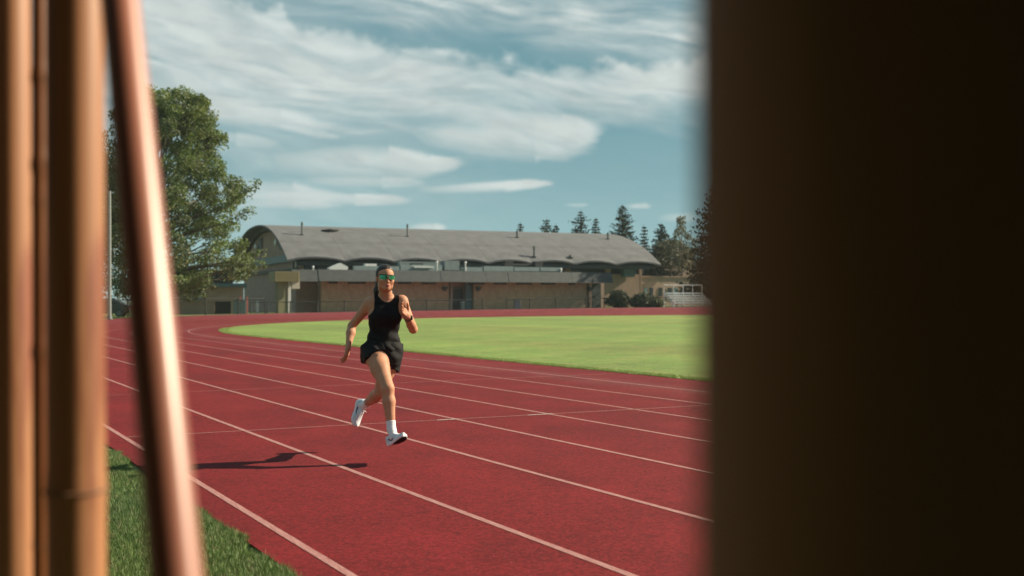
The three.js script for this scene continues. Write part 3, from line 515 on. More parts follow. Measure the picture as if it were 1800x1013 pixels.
// far conifers behind the hall
function conifer(name, label, u, vTop, z, spread, tone, opts = {}) {
  spread *= 1.28; const p = at(u, vTop, z), o = thing(name, label, 'tree', [p.x, 0, p.z], 0, 'conifers behind the hall'), H = p.y, L = leafBuilder(), lean = rr(-0.15, 0.15), bare = opts.bare ?? 0.12, tiers = Math.round(H * (opts.dense ?? 2.2));
  part('trunk', limb(V(0, -0.1, 0), V(lean, H - 0.15, 0), 0.02 * H, 0.02, 0), barkMat, o);
  for (let t = 0; t < tiers; t++) {
    const f = t / tiers, y = lerp(H * bare, H - 0.25, f), reach = spread * Math.pow(1 - f, opts.pow ?? 0.85) * rr(0.72, 1.15) + 0.18, nb = 9 + Math.round(5 * (1 - f));
    for (let k = 0; k < nb; k++) {
      const a = rr(0, 6.283), rl = reach * rr(0.6, 1.08), droop = (opts.droop ?? 0.28) * rr(0.5, 1.4), dir = V(Math.cos(a), 0, Math.sin(a));
      const steps = Math.max(3, Math.round(rl / 0.2));
      for (let s = 0; s < steps; s++) {
        const g = (s + rnd()) / steps, c = V(lean * f, y, 0).addScaledVector(dir, rl * g); c.y += -droop * rl * g + 0.32 * rl * g * g * (opts.lift ?? 1); c.x += rr(-0.1, 0.1); c.z += rr(-0.1, 0.1);
        const w = rr(0.7, 1.3) * tone; for (let q = 0; q < 2; q++) L.leaf(c.clone().add(V(rr(-0.14, 0.14), rr(-0.12, 0.06), rr(-0.14, 0.14))), rr(0.26, 0.5) * (1 - 0.35 * f), [0.030 * w, 0.044 * w, 0.024 * w]);
      }
    }
  }
  part('crown', L.geo(), needleMat, o);
  return o;
}
reseed(77);
conifer('conifer', 'small pointed conifer tip showing over the vaulted roof, leftmost of the row', 917, 388, 172, 2.2, 1);
conifer('conifer', 'wide ragged conifer tip over the roof beside the smallest one', 962, 381, 170, 3.3, 1, { pow: 0.65 });
conifer('conifer', 'short conifer leaning on the right of the wide ragged one', 977, 391, 168, 2.2, 1);
conifer('conifer', 'broad dark conifer over the middle of the roof ridge', 1022, 366, 170, 4.0, 0.9, { pow: 0.7 });
conifer('conifer', 'narrower conifer just right of the broad dark one', 1047, 379, 172, 2.8, 1);
conifer('conifer', 'tall full conifer above the right end of the roof', 1096, 357, 165, 4.3, 0.95, { pow: 0.75, dense: 2.8 });
conifer('conifer', 'thin sparse conifer right of the vaulted roof', 1133, 392, 162, 2.2, 1.05, { dense: 1.9 });
conifer('conifer', 'dense conifer over the brown block between the thin one and the birch', 1163, 389, 160, 3.7, 0.9, { dense: 2.8, pow: 0.75 });
conifer('conifer', 'very tall dark conifer half hidden by the post', 1262, 318, 130, 3.9, 0.75, { dense: 3, pow: 0.62 });
function leafyTree(name, label, cat, u, vTop, vBase, z, w, cols, clumps, group, base = null) {
  const top = at(u, vTop, z), y0 = base ?? 0, o = thing(name, label, cat, [top.x, land(top.x, z), top.z], 0, group), H = top.y - land(top.x, z), L = leafBuilder(), lo = Math.max(0.12, at(u, vBase, z).y - land(top.x, z)), br = [limb(V(0, -0.1, 0), V(rr(-0.2, 0.2), H * 0.85, 0), 0.02 * H + 0.02, 0.03, 0)];
  for (let k = 0; k < clumps; k++) { const f = Math.pow(rnd(), 0.8), y = lerp(lo, H - 0.15, f), half = w * Math.sqrt(Math.max(0.06, 1 - Math.pow(2 * f - 0.85, 2) * 0.8)), a = rr(0, 6.283), rad = Math.sqrt(rnd()), c = V(Math.cos(a) * half * rad, y, Math.sin(a) * half * rad), s = w * rr(0.16, 0.32); if (k % 4 === 0) br.push(limb(V(0, y * 0.75, 0), c, 0.05, 0.012, 0.1)); const t0 = rr(0.7, 1.3); for (let i = 0; i < 60; i++) { const d = V(rr(-1, 1), rr(-1, 1), rr(-1, 1)).multiplyScalar(s); const t = t0 * rr(0.7, 1.25); L.leaf(c.clone().add(d).setY(Math.max(0.05, c.y + d.y)), rr(0.18, 0.34) * (w > 2 ? 1.2 : 0.9), cols.map((x) => x * t)); } }
  part('trunk', br, barkMat, o); part('crown', L.geo(), leafMat, o); return o;
}
leafyTree('birch_tree', 'loose pale olive leafy tree right of the conifers beside the post', 'tree', 1200, 384, 470, 150, 2.0, [0.15, 0.145, 0.07], 42, null);
leafyTree('broadleaf_tree', 'low dull green tree behind the brown block roof', 'tree', 1180, 428, 470, 156, 3.6, [0.07, 0.078, 0.035], 60, null);
leafyTree('broadleaf_tree', 'dark green tree seen between the bamboo poles at the far left', 'tree', 150, 250, 540, 100, 6.0, [0.05, 0.066, 0.024], 260, null);
leafyTree('bush', 'large round dark bush at the right end of the low building', 'bush', 1086, 513, 541, 124, 1.2, [0.05, 0.066, 0.026], 110, 'bushes before the annex');
leafyTree('bush', 'wide dark bush before the annex windows', 'bush', 1132, 518, 541, 124, 1.35, [0.052, 0.07, 0.028], 120, 'bushes before the annex');
leafyTree('bush', 'small lighter green bush beside the white bleacher', 'bush', 1156, 527, 541, 123, 0.8, [0.1, 0.12, 0.045], 60, 'bushes before the annex');
// ---------------------------------------------------------------- lamp post and parked car at the far left
{
  const z = 77, p = at(192, 562, z), o = thing('lamp_post', 'slim grey lamp post beside the track under the tree', 'lamp post', [p.x, land(p.x, z), p.z]), h = at(192, 338, z).y;
  part('pole', cylUp(0.14, 0.10, h, 0, 0, 0, 12), flat(0.23, 0.25, 0.24, 0.5, { metalness: 0.4 }), o); part('base_plate', [boxUp(0.42, 0.04, 0.42), cylUp(0.2, 0.16, 0.3, 0, 0.03, 0, 12)], M.steel, o); part('arm', bar(V(0, h - 0.1, 0), V(-1.3, h + 0.25, 0), 0.045, 8), M.steel, o); part('lamp_head', new RoundedBoxGeometry(0.75, 0.14, 0.3, 2, 0.05).translate(-1.6, h + 0.28, 0), M.steel, o);
}
{
  const z = 92, p = at(182, 558, z), o = thing('parked_car', 'dark car parked beyond the track behind the lamp post', 'car', [p.x, land(p.x, z), p.z], 0.15), paint = new THREE.MeshPhysicalMaterial({ color: new THREE.Color().setRGB(0.03, 0.035, 0.045), roughness: 0.35, metalness: 0.3, clearcoat: 1 });
  const prof = [[-2.2, 0.35], [-2.25, 0.75], [-2.1, 0.95], [-1.3, 1.02], [-0.75, 1.45], [0.9, 1.5], [1.55, 1.05], [2.15, 0.9], [2.25, 0.6], [2.2, 0.35]], s = new THREE.Shape(prof.map((q) => new THREE.Vector2(...q)));
  part('body', new THREE.ExtrudeGeometry(s, { depth: 1.56, bevelEnabled: true, bevelSize: 0.08, bevelThickness: 0.1, bevelSegments: 3 }).translate(0, 0, -0.78), paint, o);
  for (const zz of [0.9, -0.9]) { const s2 = new THREE.Shape([[-0.98, 1.06], [-0.62, 1.4], [0.82, 1.43], [1.25, 1.08]].map((q) => new THREE.Vector2(...q))); part('side_window', new THREE.ExtrudeGeometry(s2, { depth: 0.02, bevelEnabled: false }).translate(0, 0, zz - 0.01), M.glass, o); for (const x of [-1.4, 1.4]) { const w = part('wheel', new THREE.CylinderGeometry(0.33, 0.33, 0.22, 18).rotateX(Math.PI / 2).translate(x, 0.33, zz * 0.92), M.dark, o); part('rim', new THREE.CylinderGeometry(0.2, 0.2, 0.24, 12).rotateX(Math.PI / 2).translate(x, 0.33, zz * 0.92), M.steel, w); } }
  for (const zz of [0.55, -0.55]) { part('headlight', boxUp(0.08, 0.16, 0.34, -2.3, 0.68, zz), M.duct, o); part('tail_light', boxUp(0.08, 0.16, 0.3, 2.3, 0.7, zz), M.red, o); }
}

// ---------------------------------------------------------------- grass blades
function tuftGeo(n, h, spreadR, wide) {
  const P = [], I = [], C = []; let k = 0;
  for (let i = 0; i < n; i++) {
    const a = rr(0, 6.283), bx = Math.cos(a) * spreadR * rnd(), bz = Math.sin(a) * spreadR * rnd(), hh = h * rr(0.55, 1.15), ld = rr(0, 6.283), ln = hh * rr(0.15, 0.75), w = wide * rr(0.7, 1.2), px = Math.cos(a + 1.3) * w, pz = Math.sin(a + 1.3) * w, t = rr(0.8, 1.2);
    P.push(bx - px, 0, bz - pz, bx + px, 0, bz + pz, bx + Math.cos(ld) * ln * 0.4 + px * 0.7, hh * 0.6, bz + Math.sin(ld) * ln * 0.4 + pz * 0.7, bx + Math.cos(ld) * ln * 0.4 - px * 0.7, hh * 0.6, bz + Math.sin(ld) * ln * 0.4 - pz * 0.7, bx + Math.cos(ld) * ln, hh, bz + Math.sin(ld) * ln);
    for (let q = 0; q < 5; q++) C.push(t, t, t);
    I.push(k, k + 1, k + 2, k, k + 2, k + 3, k + 3, k + 2, k + 4); k += 5;
  }
  const g = new THREE.BufferGeometry(); g.setAttribute('position', new THREE.Float32BufferAttribute(P, 3)); g.setAttribute('color', new THREE.Float32BufferAttribute(C, 3)); g.setIndex(I); g.computeVertexNormals(); return g;
}
const bladeMat = new THREE.MeshPhysicalMaterial({ vertexColors: true, roughness: 0.6, side: THREE.DoubleSide, transmission: 0.3, thickness: 0 });
function meadow(name, label, geo, places, colorFn) {
  const m = new THREE.InstancedMesh(geo, bladeMat, places.length), M4 = new THREE.Matrix4(), q = new THREE.Quaternion(), c = new THREE.Color();
  places.forEach(([x, y, z, s], i) => { q.setFromEuler(new THREE.Euler(rr(-0.15, 0.15), rr(0, 6.283), rr(-0.15, 0.15))); M4.compose(V(x, y, z), q, V(s, s * rr(0.8, 1.2), s)); m.setMatrixAt(i, M4); m.setColorAt(i, c.setRGB(...colorFn(x, z))); });
  m.name = name; m.castShadow = m.receiveShadow = true; scene.add(m); tag(m, label, 'grass', null, 'stuff');
}
{
  reseed(5);
  const pl = [];
  for (let k = 0; k < 300000; k++) {
    const t = rr(2.2, 15), D = D_EDGE + 0.10 - Math.pow(rnd(), 1.3) * 5.2, [X, z] = fromTrack(t, D), az = X / z;
    if (z < 4.2 || az < -0.62 || az > 0.1) continue;
    const ragged = 0.10 * (fbm(t * 2.2, 3, 3) - 0.5) * 2; if (D > D_EDGE - 0.045 + ragged) continue;
    const n = fbm(X * 1.7 + 9, z * 1.7, 3);
    if (rnd() > 0.35 + 0.9 * n) continue;
    pl.push([X, -0.018, -z, rr(0.65, 1.15) * (0.75 + 0.5 * n)]);
  }
  meadow('lawn_grass', 'short green lawn grass at the near edge of the track', tuftGeo(7, 0.046, 0.022, 0.0016), pl, (x, z) => { const n = fbm(x * 1.1 + 3, z * 1.1 + 8, 3), dry = rnd() > 0.93 ? 1 : 0, t = rr(0.75, 1.25); return dry ? [0.24 * t, 0.20 * t, 0.09 * t] : [lerp(0.085, 0.14, n) * t, lerp(0.17, 0.215, n) * t, 0.036 * t]; });
  const pe = [];
  for (let k = 0; k < 26000; k++) { const t = rr(-1, 60), f = Math.pow(rnd(), 1.5), s = t, off = D_GRASS - D_EDGE - 0.03 + f * 0.4 + 0.10 * (fbm(t * 1.3, 7, 3) - 0.5), [X, z] = onTrack(s, off); if (z < 12) continue; pe.push([X, 0.0, -z, rr(0.8, 1.3)]); }
  meadow('field_grass', 'short yellow green grass along the edge of the field', tuftGeo(5, 0.03, 0.05, 0.005), pe, () => { const t = rr(0.8, 1.2); return [0.25 * t, 0.34 * t, 0.07 * t]; });
}
// ---------------------------------------------------------------- bamboo and glossy poles close to the lens
const bambooTex = (r, g, b) => tex(256, 1024, (x, y, u, v) => { const st = pnoise(u * 64, v * 3, 64), k = 0.86 + 0.22 * (st - 0.5) + 0.3 * (pfbm(u, v, 6, 4) - 0.5), blot = sstep(0.55, 0.72, pfbm(u + 0.2, v, 9, 4)) * 0.5; return [r * k * (1 - blot * 0.6), g * k * (1 - blot), b * k * (1 - blot)]; });
const bambooMat = new THREE.MeshPhysicalMaterial({ map: bambooTex(0.40, 0.178, 0.08), roughness: 0.5, clearcoat: 0.15, clearcoatRoughness: 0.4 });
const bambooDark = new THREE.MeshPhysicalMaterial({ map: bambooTex(0.25, 0.085, 0.022), roughness: 0.4, clearcoat: 0.4, clearcoatRoughness: 0.3 });
const nodeMat = flat(0.17, 0.085, 0.045, 0.7);
function bamboo(label, bottom, top, r, nodes, mat, swell = 1.06) {          // nodes: heights in metres
  const o = thing('bamboo_pole', label, 'pole', [bottom.x, 0, bottom.z], 0, 'bamboo poles at the left'), dir = top.clone().sub(bottom), H = dir.y, P = [], N = 160;
  for (let i = 0; i <= N; i++) { const y = H * i / N; let rad = r * (1 - 0.04 * i / N); for (const n of nodes) { const d = (y - n) / r; rad += r * (swell - 1) * Math.exp(-d * d * 5) - r * 0.03 * Math.exp(-Math.pow((d + 0.05) * 14, 2)); } P.push(new THREE.Vector2(rad, y)); }
  P.unshift(new THREE.Vector2(0.0005, 0)); P.push(new THREE.Vector2(0.0005, H));
  const shear = (g) => { const p = g.attributes.position; for (let i = 0; i < p.count; i++) { const f = p.getY(i) / H; p.setX(i, p.getX(i) + dir.x * f); p.setZ(i, p.getZ(i) + dir.z * f); } g.computeVertexNormals(); return g; };
  part('culm', shear(new THREE.LatheGeometry(P, 40)), mat, o);
  for (const n of nodes) if (n < H) part('node_ring', shear(new THREE.TorusGeometry(r * swell * 0.985, r * 0.05, 8, 40).rotateX(Math.PI / 2).translate(0, n, 0)), nodeMat, o);
  return o;
}
{
  const foot = (uTop, uBot, z, H) => { const a = at(uTop, 0, z), b = at(uBot, 1013, z), sx = (a.x - b.x) / (a.y - b.y); return [V(b.x - sx * b.y, 0, -z), V(b.x - sx * b.y + sx * H, H, -z)]; };
  const H = 2.5;
  { const [b, t] = foot(15, 22, 1.62, H); bamboo('leftmost bamboo pole cut by the left edge of the picture', b, t, 0.0300, [0.3, 0.78, 1.98, 2.3], bambooMat); }
  { const [b, t] = foot(67.5, 72, 1.55, H); bamboo('thin dark bamboo cane between the two thick bamboo poles', b, t, 0.0108, [0.3, 0.7, 1.04, 1.31, 1.525, 1.578, 1.70, 1.9], bambooDark, 1.22); }
  { const [b, t] = foot(130, 134.5, 1.40, H); bamboo('thick bamboo pole with a dark ring low down, right of the thin cane', b, t, 0.0365, [0.38, 1.144, 1.95, 2.3], bambooMat); }
  // smooth leaning pole: from low and near to high and far
  const lo = at(307.5, 1013, 0.95), hi = at(208.5, 0, 1.17), d = hi.clone().sub(lo), k0 = -lo.y / d.y, bottom = lo.clone().addScaledVector(d, k0), top = lo.clone().addScaledVector(d, 1.32);
  const o = thing('leaning_pole', 'smooth glossy red brown pole leaning away beside the bamboo', 'pole', [bottom.x, 0, bottom.z]);
  const axis = top.clone().sub(bottom), len = axis.length(), r = 0.0272, r1 = 0.0192, P = [[0.0005, 0], [r * 0.9, 0], [r, 0.004]]; for (let i = 1; i < 40; i++) P.push([lerp(r, r1, i / 40), len * i / 40]); P.push([r1, len - 0.004], [r1 * 0.9, len], [0.0005, len]);
  const g = new THREE.LatheGeometry(P.map((p) => new THREE.Vector2(...p)), 40); g.applyQuaternion(new THREE.Quaternion().setFromUnitVectors(V(0, 1, 0), axis.clone().normalize())); g.translate(0, 0.012, 0);
  part('shaft', g, new THREE.MeshPhysicalMaterial({ map: tex(64, 512, (x, y, u, v) => { const k = 0.9 + 0.3 * (pnoise(u * 24, v * 6, 24) - 0.5) + 0.2 * (pfbm(u, v, 5, 3) - 0.5); return [0.36 * k, 0.135 * k, 0.085 * k]; }), roughness: 0.45, clearcoat: 0.35, clearcoatRoughness: 0.3 }), o);
  part('ferrule', (() => { const f = new THREE.CylinderGeometry(r * 1.08, r * 1.08, 0.05, 24); f.translate(0, 0.03, 0); f.applyQuaternion(new THREE.Quaternion().setFromUnitVectors(V(0, 1, 0), axis.clone().normalize())); return f.translate(0, 0.012, 0); })(), M.dark, o);
}
// thick dark post at the right, very close
{
  const az = 22.25 / DEG, d = 0.45, r = 0.0989, o = thing('dark_post', 'thick dark brown round post filling the right of the picture', 'post', [Math.sin(az) * d, 0, -Math.cos(az) * d]);
  const P = [[0.0005, 0]]; for (let i = 0; i <= 60; i++) P.push([r * (1 + 0.006 * (vnoise(i * 0.7, 3) - 0.5)), 2.7 * i / 60]); P.push([0.0005, 2.7]);
  part('shaft', new THREE.LatheGeometry(P.map((p) => new THREE.Vector2(...p)), 72), new THREE.MeshStandardMaterial({ map: tex(256, 512, (x, y, u, v) => { const k = 0.85 + 0.3 * (pnoise(u * 90, v * 8, 90) - 0.5) + 0.35 * (pfbm(u, v, 12, 4) - 0.5); return [0.42 * k, 0.25 * k, 0.18 * k]; }), roughness: 0.85 }), o);
  part('cap', new THREE.CylinderGeometry(r * 0.8, r * 1.02, 0.06, 48).translate(0, 2.73, 0), M.dark, o);
}

// added shelter that keeps sky light off the near poles and post: boarded back and left side and a flat roof, all behind the lens or out of frame
{
  const o = thing('added_shade_shelter', 'added unseen boarded shelter around the viewpoint that blocks sky light from the near poles and post', 'shelter'), wood = [0.9, 1, 1.12].map((k) => new THREE.MeshStandardMaterial({ map: tex(64, 256, (x, y, u, v) => { const n = k * (0.8 + 0.6 * (pnoise(u * 14, v * 3, 14) - 0.4)); return [0.05 * n, 0.036 * n, 0.026 * n]; }), roughness: 0.9 }));
  for (let i = 0; i < 20; i++) part('board', boxUp(0.178, 2.5, 0.03, -1.75 + i * 0.18, 0, 1.5), wood[(i * 7) % 3], o);
  for (let i = 0; i < 9; i++) part('board', boxUp(0.03, 2.5, 0.178, 1.8, 0, 1.36 - i * 0.18), wood[(i * 4 + 1) % 3], o);
  for (let i = 0; i < 24; i++) part('board', boxUp(0.03, 2.5, 0.178, -1.55, 0, 1.36 - i * 0.18), wood[(i * 5 + 1) % 3], o);
  for (let i = 0; i < 20; i++) part('roof_board', boxUp(0.178, 0.035, 2.65, -1.72 + i * 0.18, 2.53, 0.22), wood[(i * 5 + 2) % 3], o);
}

// ---------------------------------------------------------------- the runner
// distance fields, meshed with surface nets
function surfaceNet(f, lo, hi, h) {
  const nx = Math.ceil((hi.x - lo.x) / h) + 1, ny = Math.ceil((hi.y - lo.y) / h) + 1, nz = Math.ceil((hi.z - lo.z) / h) + 1, S = new Float32Array(nx * ny * nz), p = V(0, 0, 0);
  let i = 0;
  for (let z = 0; z < nz; z++) for (let y = 0; y < ny; y++) for (let x = 0; x < nx; x++) { p.set(lo.x + x * h, lo.y + y * h, lo.z + z * h); S[i++] = f(p); }
  const id = new Int32Array(nx * ny * nz).fill(-1), P = [], I = [], at3 = (x, y, z) => x + nx * (y + ny * z);
  const E = [[0, 1], [2, 3], [4, 5], [6, 7], [0, 2], [1, 3], [4, 6], [5, 7], [0, 4], [1, 5], [2, 6], [3, 7]];
  for (let z = 0; z < nz - 1; z++) for (let y = 0; y < ny - 1; y++) for (let x = 0; x < nx - 1; x++) {
    const v = []; let m = 0; for (let k = 0; k < 8; k++) { v[k] = S[at3(x + (k & 1), y + ((k >> 1) & 1), z + (k >> 2))]; if (v[k] < 0) m |= 1 << k; }
    if (m === 0 || m === 255) continue;
    let sx = 0, sy = 0, sz = 0, n = 0;
    for (const [a, b] of E) if ((v[a] < 0) !== (v[b] < 0)) { const t = v[a] / (v[a] - v[b]); sx += lerp(a & 1, b & 1, t); sy += lerp((a >> 1) & 1, (b >> 1) & 1, t); sz += lerp(a >> 2, b >> 2, t); n++; }
    id[at3(x, y, z)] = P.length / 3; P.push(lo.x + (x + sx / n) * h, lo.y + (y + sy / n) * h, lo.z + (z + sz / n) * h);
  }
  const quad = (a, b, c, d, flip) => { if (a < 0 || b < 0 || c < 0 || d < 0) return; if (flip) I.push(a, c, b, a, d, c); else I.push(a, b, c, a, c, d); };
  for (let z = 1; z < nz - 1; z++) for (let y = 1; y < ny - 1; y++) for (let x = 1; x < nx - 1; x++) {
    const s = S[at3(x, y, z)] < 0;
    if (s !== S[at3(x + 1, y, z)] < 0) quad(id[at3(x, y - 1, z - 1)], id[at3(x, y, z - 1)], id[at3(x, y, z)], id[at3(x, y - 1, z)], !s);
    if (s !== S[at3(x, y + 1, z)] < 0) quad(id[at3(x - 1, y, z - 1)], id[at3(x - 1, y, z)], id[at3(x, y, z)], id[at3(x, y, z - 1)], !s);
    if (s !== S[at3(x, y, z + 1)] < 0) quad(id[at3(x - 1, y - 1, z)], id[at3(x, y - 1, z)], id[at3(x, y, z)], id[at3(x - 1, y, z)], !s);
  }
  const g = new THREE.BufferGeometry(); g.setAttribute('position', new THREE.Float32BufferAttribute(P, 3)); g.setIndex(I);
  const N = new Float32Array(P.length), e = h * 0.6; for (let k = 0; k < P.length; k += 3) { const g3 = [0, 0, 0]; for (let c = 0; c < 3; c++) { p.set(P[k], P[k + 1], P[k + 2]); p.setComponent(c, P[k + c] + e); const a = f(p); p.setComponent(c, P[k + c] - e); g3[c] = a - f(p); } const l = Math.hypot(...g3) || 1; N[k] = g3[0] / l; N[k + 1] = g3[1] / l; N[k + 2] = g3[2] / l; }
  g.setAttribute('normal', new THREE.BufferAttribute(N, 3));
  return g;
}
const smin = (a, b, k) => { const h = Math.max(k - Math.abs(a - b), 0) / k; return Math.min(a, b) - h * h * k * 0.25; };
const smax = (a, b, k) => -smin(-a, -b, k);
function capsule(a, b, r0, r1) {                                            // tapered
  const ab = b.clone().sub(a), l2 = ab.lengthSq();
  return (p) => { const x = p.x - a.x, y = p.y - a.y, z = p.z - a.z, t = clamp((x * ab.x + y * ab.y + z * ab.z) / l2, 0, 1), dx = x - ab.x * t, dy = y - ab.y * t, dz = z - ab.z * t; return Math.sqrt(dx * dx + dy * dy + dz * dz) - (r0 + (r1 - r0) * t); };
}
function frame(o, ex, ey) {                                                 // o origin, ex and ey rough axes -> local coordinates
  const y = ey.clone().normalize(), x = ex.clone().addScaledVector(y, -ex.dot(y)).normalize(), z = x.clone().cross(y);
  return { o, x, y, z, to: (p, q) => { const a = p.x - o.x, b = p.y - o.y, c = p.z - o.z; return q.set(a * x.x + b * x.y + c * x.z, a * y.x + b * y.y + c * y.z, a * z.x + b * z.y + c * z.z); }, from: (a, b, c) => o.clone().addScaledVector(x, a).addScaledVector(y, b).addScaledVector(z, c) };
}
const ell = (q, cx, cy, cz, a, b, c) => { const x = (q.x - cx) / a, y = (q.y - cy) / b, z = (q.z - cz) / c, k0 = Math.sqrt(x * x + y * y + z * z), k1 = Math.sqrt((x / a) ** 2 + (y / b) ** 2 + (z / c) ** 2); return k1 < 1e-6 ? -Math.min(a, b, c) : k0 * (k0 - 1) / k1; };

{
  const base = at(676, 812, 9.69); base.y = 0;
  const person = thing('person', 'runner in black tank top and shorts and green sunglasses in mid stride', 'person', [base.x, 0, base.z]);
  const at0 = (u, v, z) => at(u, v, z + 0.07).sub(V(base.x, 0, base.z));
  // joints, all relative to the person's place on the track; R is her right (left in the picture)
  const J = {
    hipR: at0(657, 621, 9.57), hipL: at0(687, 619, 9.66), kneeR: at0(681, 683, 9.33), ankR: at0(687.5, 755, 9.27), kneeL: at0(668, 690, 9.66), ankL: at0(642, 711, 10.02),
    shR: at0(650, 534, 9.60), shL: at0(706, 530, 9.57), elR: at0(618.5, 573, 9.72), wrR: at0(612, 609, 9.60), elL: at0(726, 579, 9.52), wrL: at0(716.5, 557, 9.31),
    neck: at0(678, 527, 9.58), head: at0(677, 489, 9.50),
  };
  const pel = J.hipR.clone().add(J.hipL).multiplyScalar(0.5), chest = J.shR.clone().add(J.shL).multiplyScalar(0.5);
  // torso frame: x towards her left (right in the picture), y up the spine, z out of the chest
  const lat = J.shL.clone().sub(J.shR).normalize().add(J.hipL.clone().sub(J.hipR).normalize()), spine = chest.clone().sub(pel);
  const T = frame(pel, lat, spine), TL = spine.length(), q = V(0, 0, 0), q2 = V(0, 0, 0);
  const secs = [[-0.13, 0.10, 0.085], [-0.09, 0.150, 0.108], [-0.03, 0.168, 0.118], [0.05, 0.158, 0.108], [0.12, 0.132, 0.092], [0.19, 0.120, 0.084], [0.27, 0.132, 0.092], [0.34, 0.146, 0.100], [0.40, 0.148, 0.094], [0.445, 0.135, 0.078], [0.48, 0.098, 0.064], [0.51, 0.055, 0.052]];
  const torso = (p, grow = 0) => {
    T.to(p, q); let i = 1; while (i < secs.length - 1 && q.y > secs[i][0]) i++;
    const t = clamp((q.y - secs[i - 1][0]) / (secs[i][0] - secs[i - 1][0]), 0, 1), s = t * t * (3 - 2 * t), a = lerp(secs[i - 1][1], secs[i][1], s) + grow, b = lerp(secs[i - 1][2], secs[i][2], s) + grow, k = Math.sqrt((q.x / a) ** 2 + (q.z / b) ** 2);
    let d = (k - 1) * Math.min(a, b) * (k > 1 ? 0.9 : 1); d = Math.max(d, q.y - 0.515 - grow * 0.5, -0.14 - q.y);
    return d;
  };
  const bustL = T.from(0.062, 0.325, 0.062), bustR = T.from(-0.062, 0.325, 0.062);
  const torsoFull = (p, g = 0) => smin(smin(torso(p, g), capsule1(p, bustL, 0.056 + g), 0.05), capsule1(p, bustR, 0.056 + g), 0.05);
  function capsule1(p, c, r) { return Math.sqrt((p.x - c.x) ** 2 + (p.y - c.y) ** 2 + (p.z - c.z) ** 2) - r; }
  const mid = (a, b, t, off) => { const m = a.clone().lerp(b, t); return off ? m.add(off) : m; };
  const fwd = T.z;                                                          // out of the chest
  const limbs = [
    // shoulders and arms
    [capsule(T.from(-0.10, 0.452, -0.005), J.shR, 0.050, 0.052), 0.05], [capsule(T.from(0.10, 0.452, -0.005), J.shL, 0.050, 0.052), 0.05],
    [capsule(J.shR, J.elR, 0.050, 0.036), 0.03], [capsule(J.elR, mid(J.elR, J.wrR, 0.35), 0.036, 0.039), 0.02], [capsule(mid(J.elR, J.wrR, 0.35), J.wrR, 0.039, 0.025), 0.02],
    [capsule(J.shL, J.elL, 0.050, 0.036), 0.03], [capsule(J.elL, mid(J.elL, J.wrL, 0.35), 0.036, 0.039), 0.02], [capsule(mid(J.elL, J.wrL, 0.35), J.wrL, 0.039, 0.025), 0.02],
    // thighs: fuller above, narrow over the knee
    [capsule(J.hipR, mid(J.hipR, J.kneeR, 0.45), 0.090, 0.080), 0.05], [capsule(mid(J.hipR, J.kneeR, 0.45), J.kneeR, 0.080, 0.055), 0.03],
    [capsule(J.hipL, mid(J.hipL, J.kneeL, 0.45), 0.090, 0.078), 0.05], [capsule(mid(J.hipL, J.kneeL, 0.45), J.kneeL, 0.078, 0.053), 0.03],
    // calves
    [capsule(J.kneeR, mid(J.kneeR, J.ankR, 0.32), 0.050, 0.054), 0.025], [capsule(mid(J.kneeR, J.ankR, 0.32), J.ankR, 0.054, 0.032), 0.02],
    [capsule(J.kneeL, mid(J.kneeL, J.ankL, 0.32), 0.050, 0.056), 0.025], [capsule(mid(J.kneeL, J.ankL, 0.32), J.ankL, 0.056, 0.032), 0.02],
    // neck
    [capsule(T.from(0.0, 0.47, 0.0), J.head.clone().addScaledVector(T.y, -0.055), 0.060, 0.050), 0.03],
    // kneecaps
    [capsule(J.kneeR.clone().addScaledVector(fwd, 0.012), J.kneeR.clone().addScaledVector(fwd, 0.014).add(V(0, -0.03, 0)), 0.046, 0.040), 0.02],
  ];
  const body = (p) => { let d = torsoFull(p); for (const [f, k] of limbs) d = smin(d, f(p), k); return d; };
  const lo = V(-0.62, 0.08, -0.6), hi = V(0.5, 1.66, 0.65);
  const bodyGeo = surfaceNet(body, lo, hi, 0.0095);

  // head: x to her left, y up, z out of the face; turned and tilted a little to her left
  const fz = V(0.36, -0.02, 0.93).normalize(), hy = V(0.05, 1, 0.02), HF = frame(J.head, hy.clone().cross(fz), hy);
  const headF = (p) => {
    HF.to(p, q2); const z = q2.z, y = q2.y, x = q2.x;
    let d = ell(q2, 0, 0.030, -0.012, 0.074, 0.086, 0.094);                  // skull
    d = smin(d, ell(q2, 0, -0.035, 0.022, 0.058, 0.075, 0.066), 0.03);      // face
    d = smin(d, ell(q2, 0, -0.088, 0.052, 0.030, 0.024, 0.032), 0.03);      // chin
    for (const s of [-1, 1]) { d = smin(d, ell(q2, s * 0.040, -0.028, 0.055, 0.024, 0.022, 0.022), 0.02); d = smin(d, ell(q2, s * 0.047, -0.068, 0.018, 0.018, 0.03, 0.035), 0.025); d = smin(d, ell(q2, s * 0.075, -0.012, -0.008, 0.009, 0.030, 0.018), 0.006); }   // cheeks, jaw, ears
    for (const s of [-1, 1]) d = smax(d, -ell(q2, s * 0.031, 0.006, 0.094, 0.018, 0.011, 0.014), 0.012);   // eye sockets
    for (const s of [-1, 1]) d = smin(d, ell(q2, s * 0.031, 0.006, 0.072, 0.013, 0.012, 0.012), 0.003);    // eyes
    d = smin(d, ell(q2, 0, -0.012, 0.092, 0.010, 0.030, 0.016), 0.012); d = smin(d, ell(q2, 0, -0.032, 0.100, 0.015, 0.011, 0.015), 0.010);   // nose
    d = smin(d, ell(q2, 0, -0.057, 0.084, 0.022, 0.0065, 0.010), 0.006); d = smin(d, ell(q2, 0, -0.068, 0.081, 0.019, 0.007, 0.011), 0.006); d = smax(d, -ell(q2, 0, -0.0622, 0.096, 0.022, 0.0016, 0.010), 0.002);   // lips
    return d;
  };
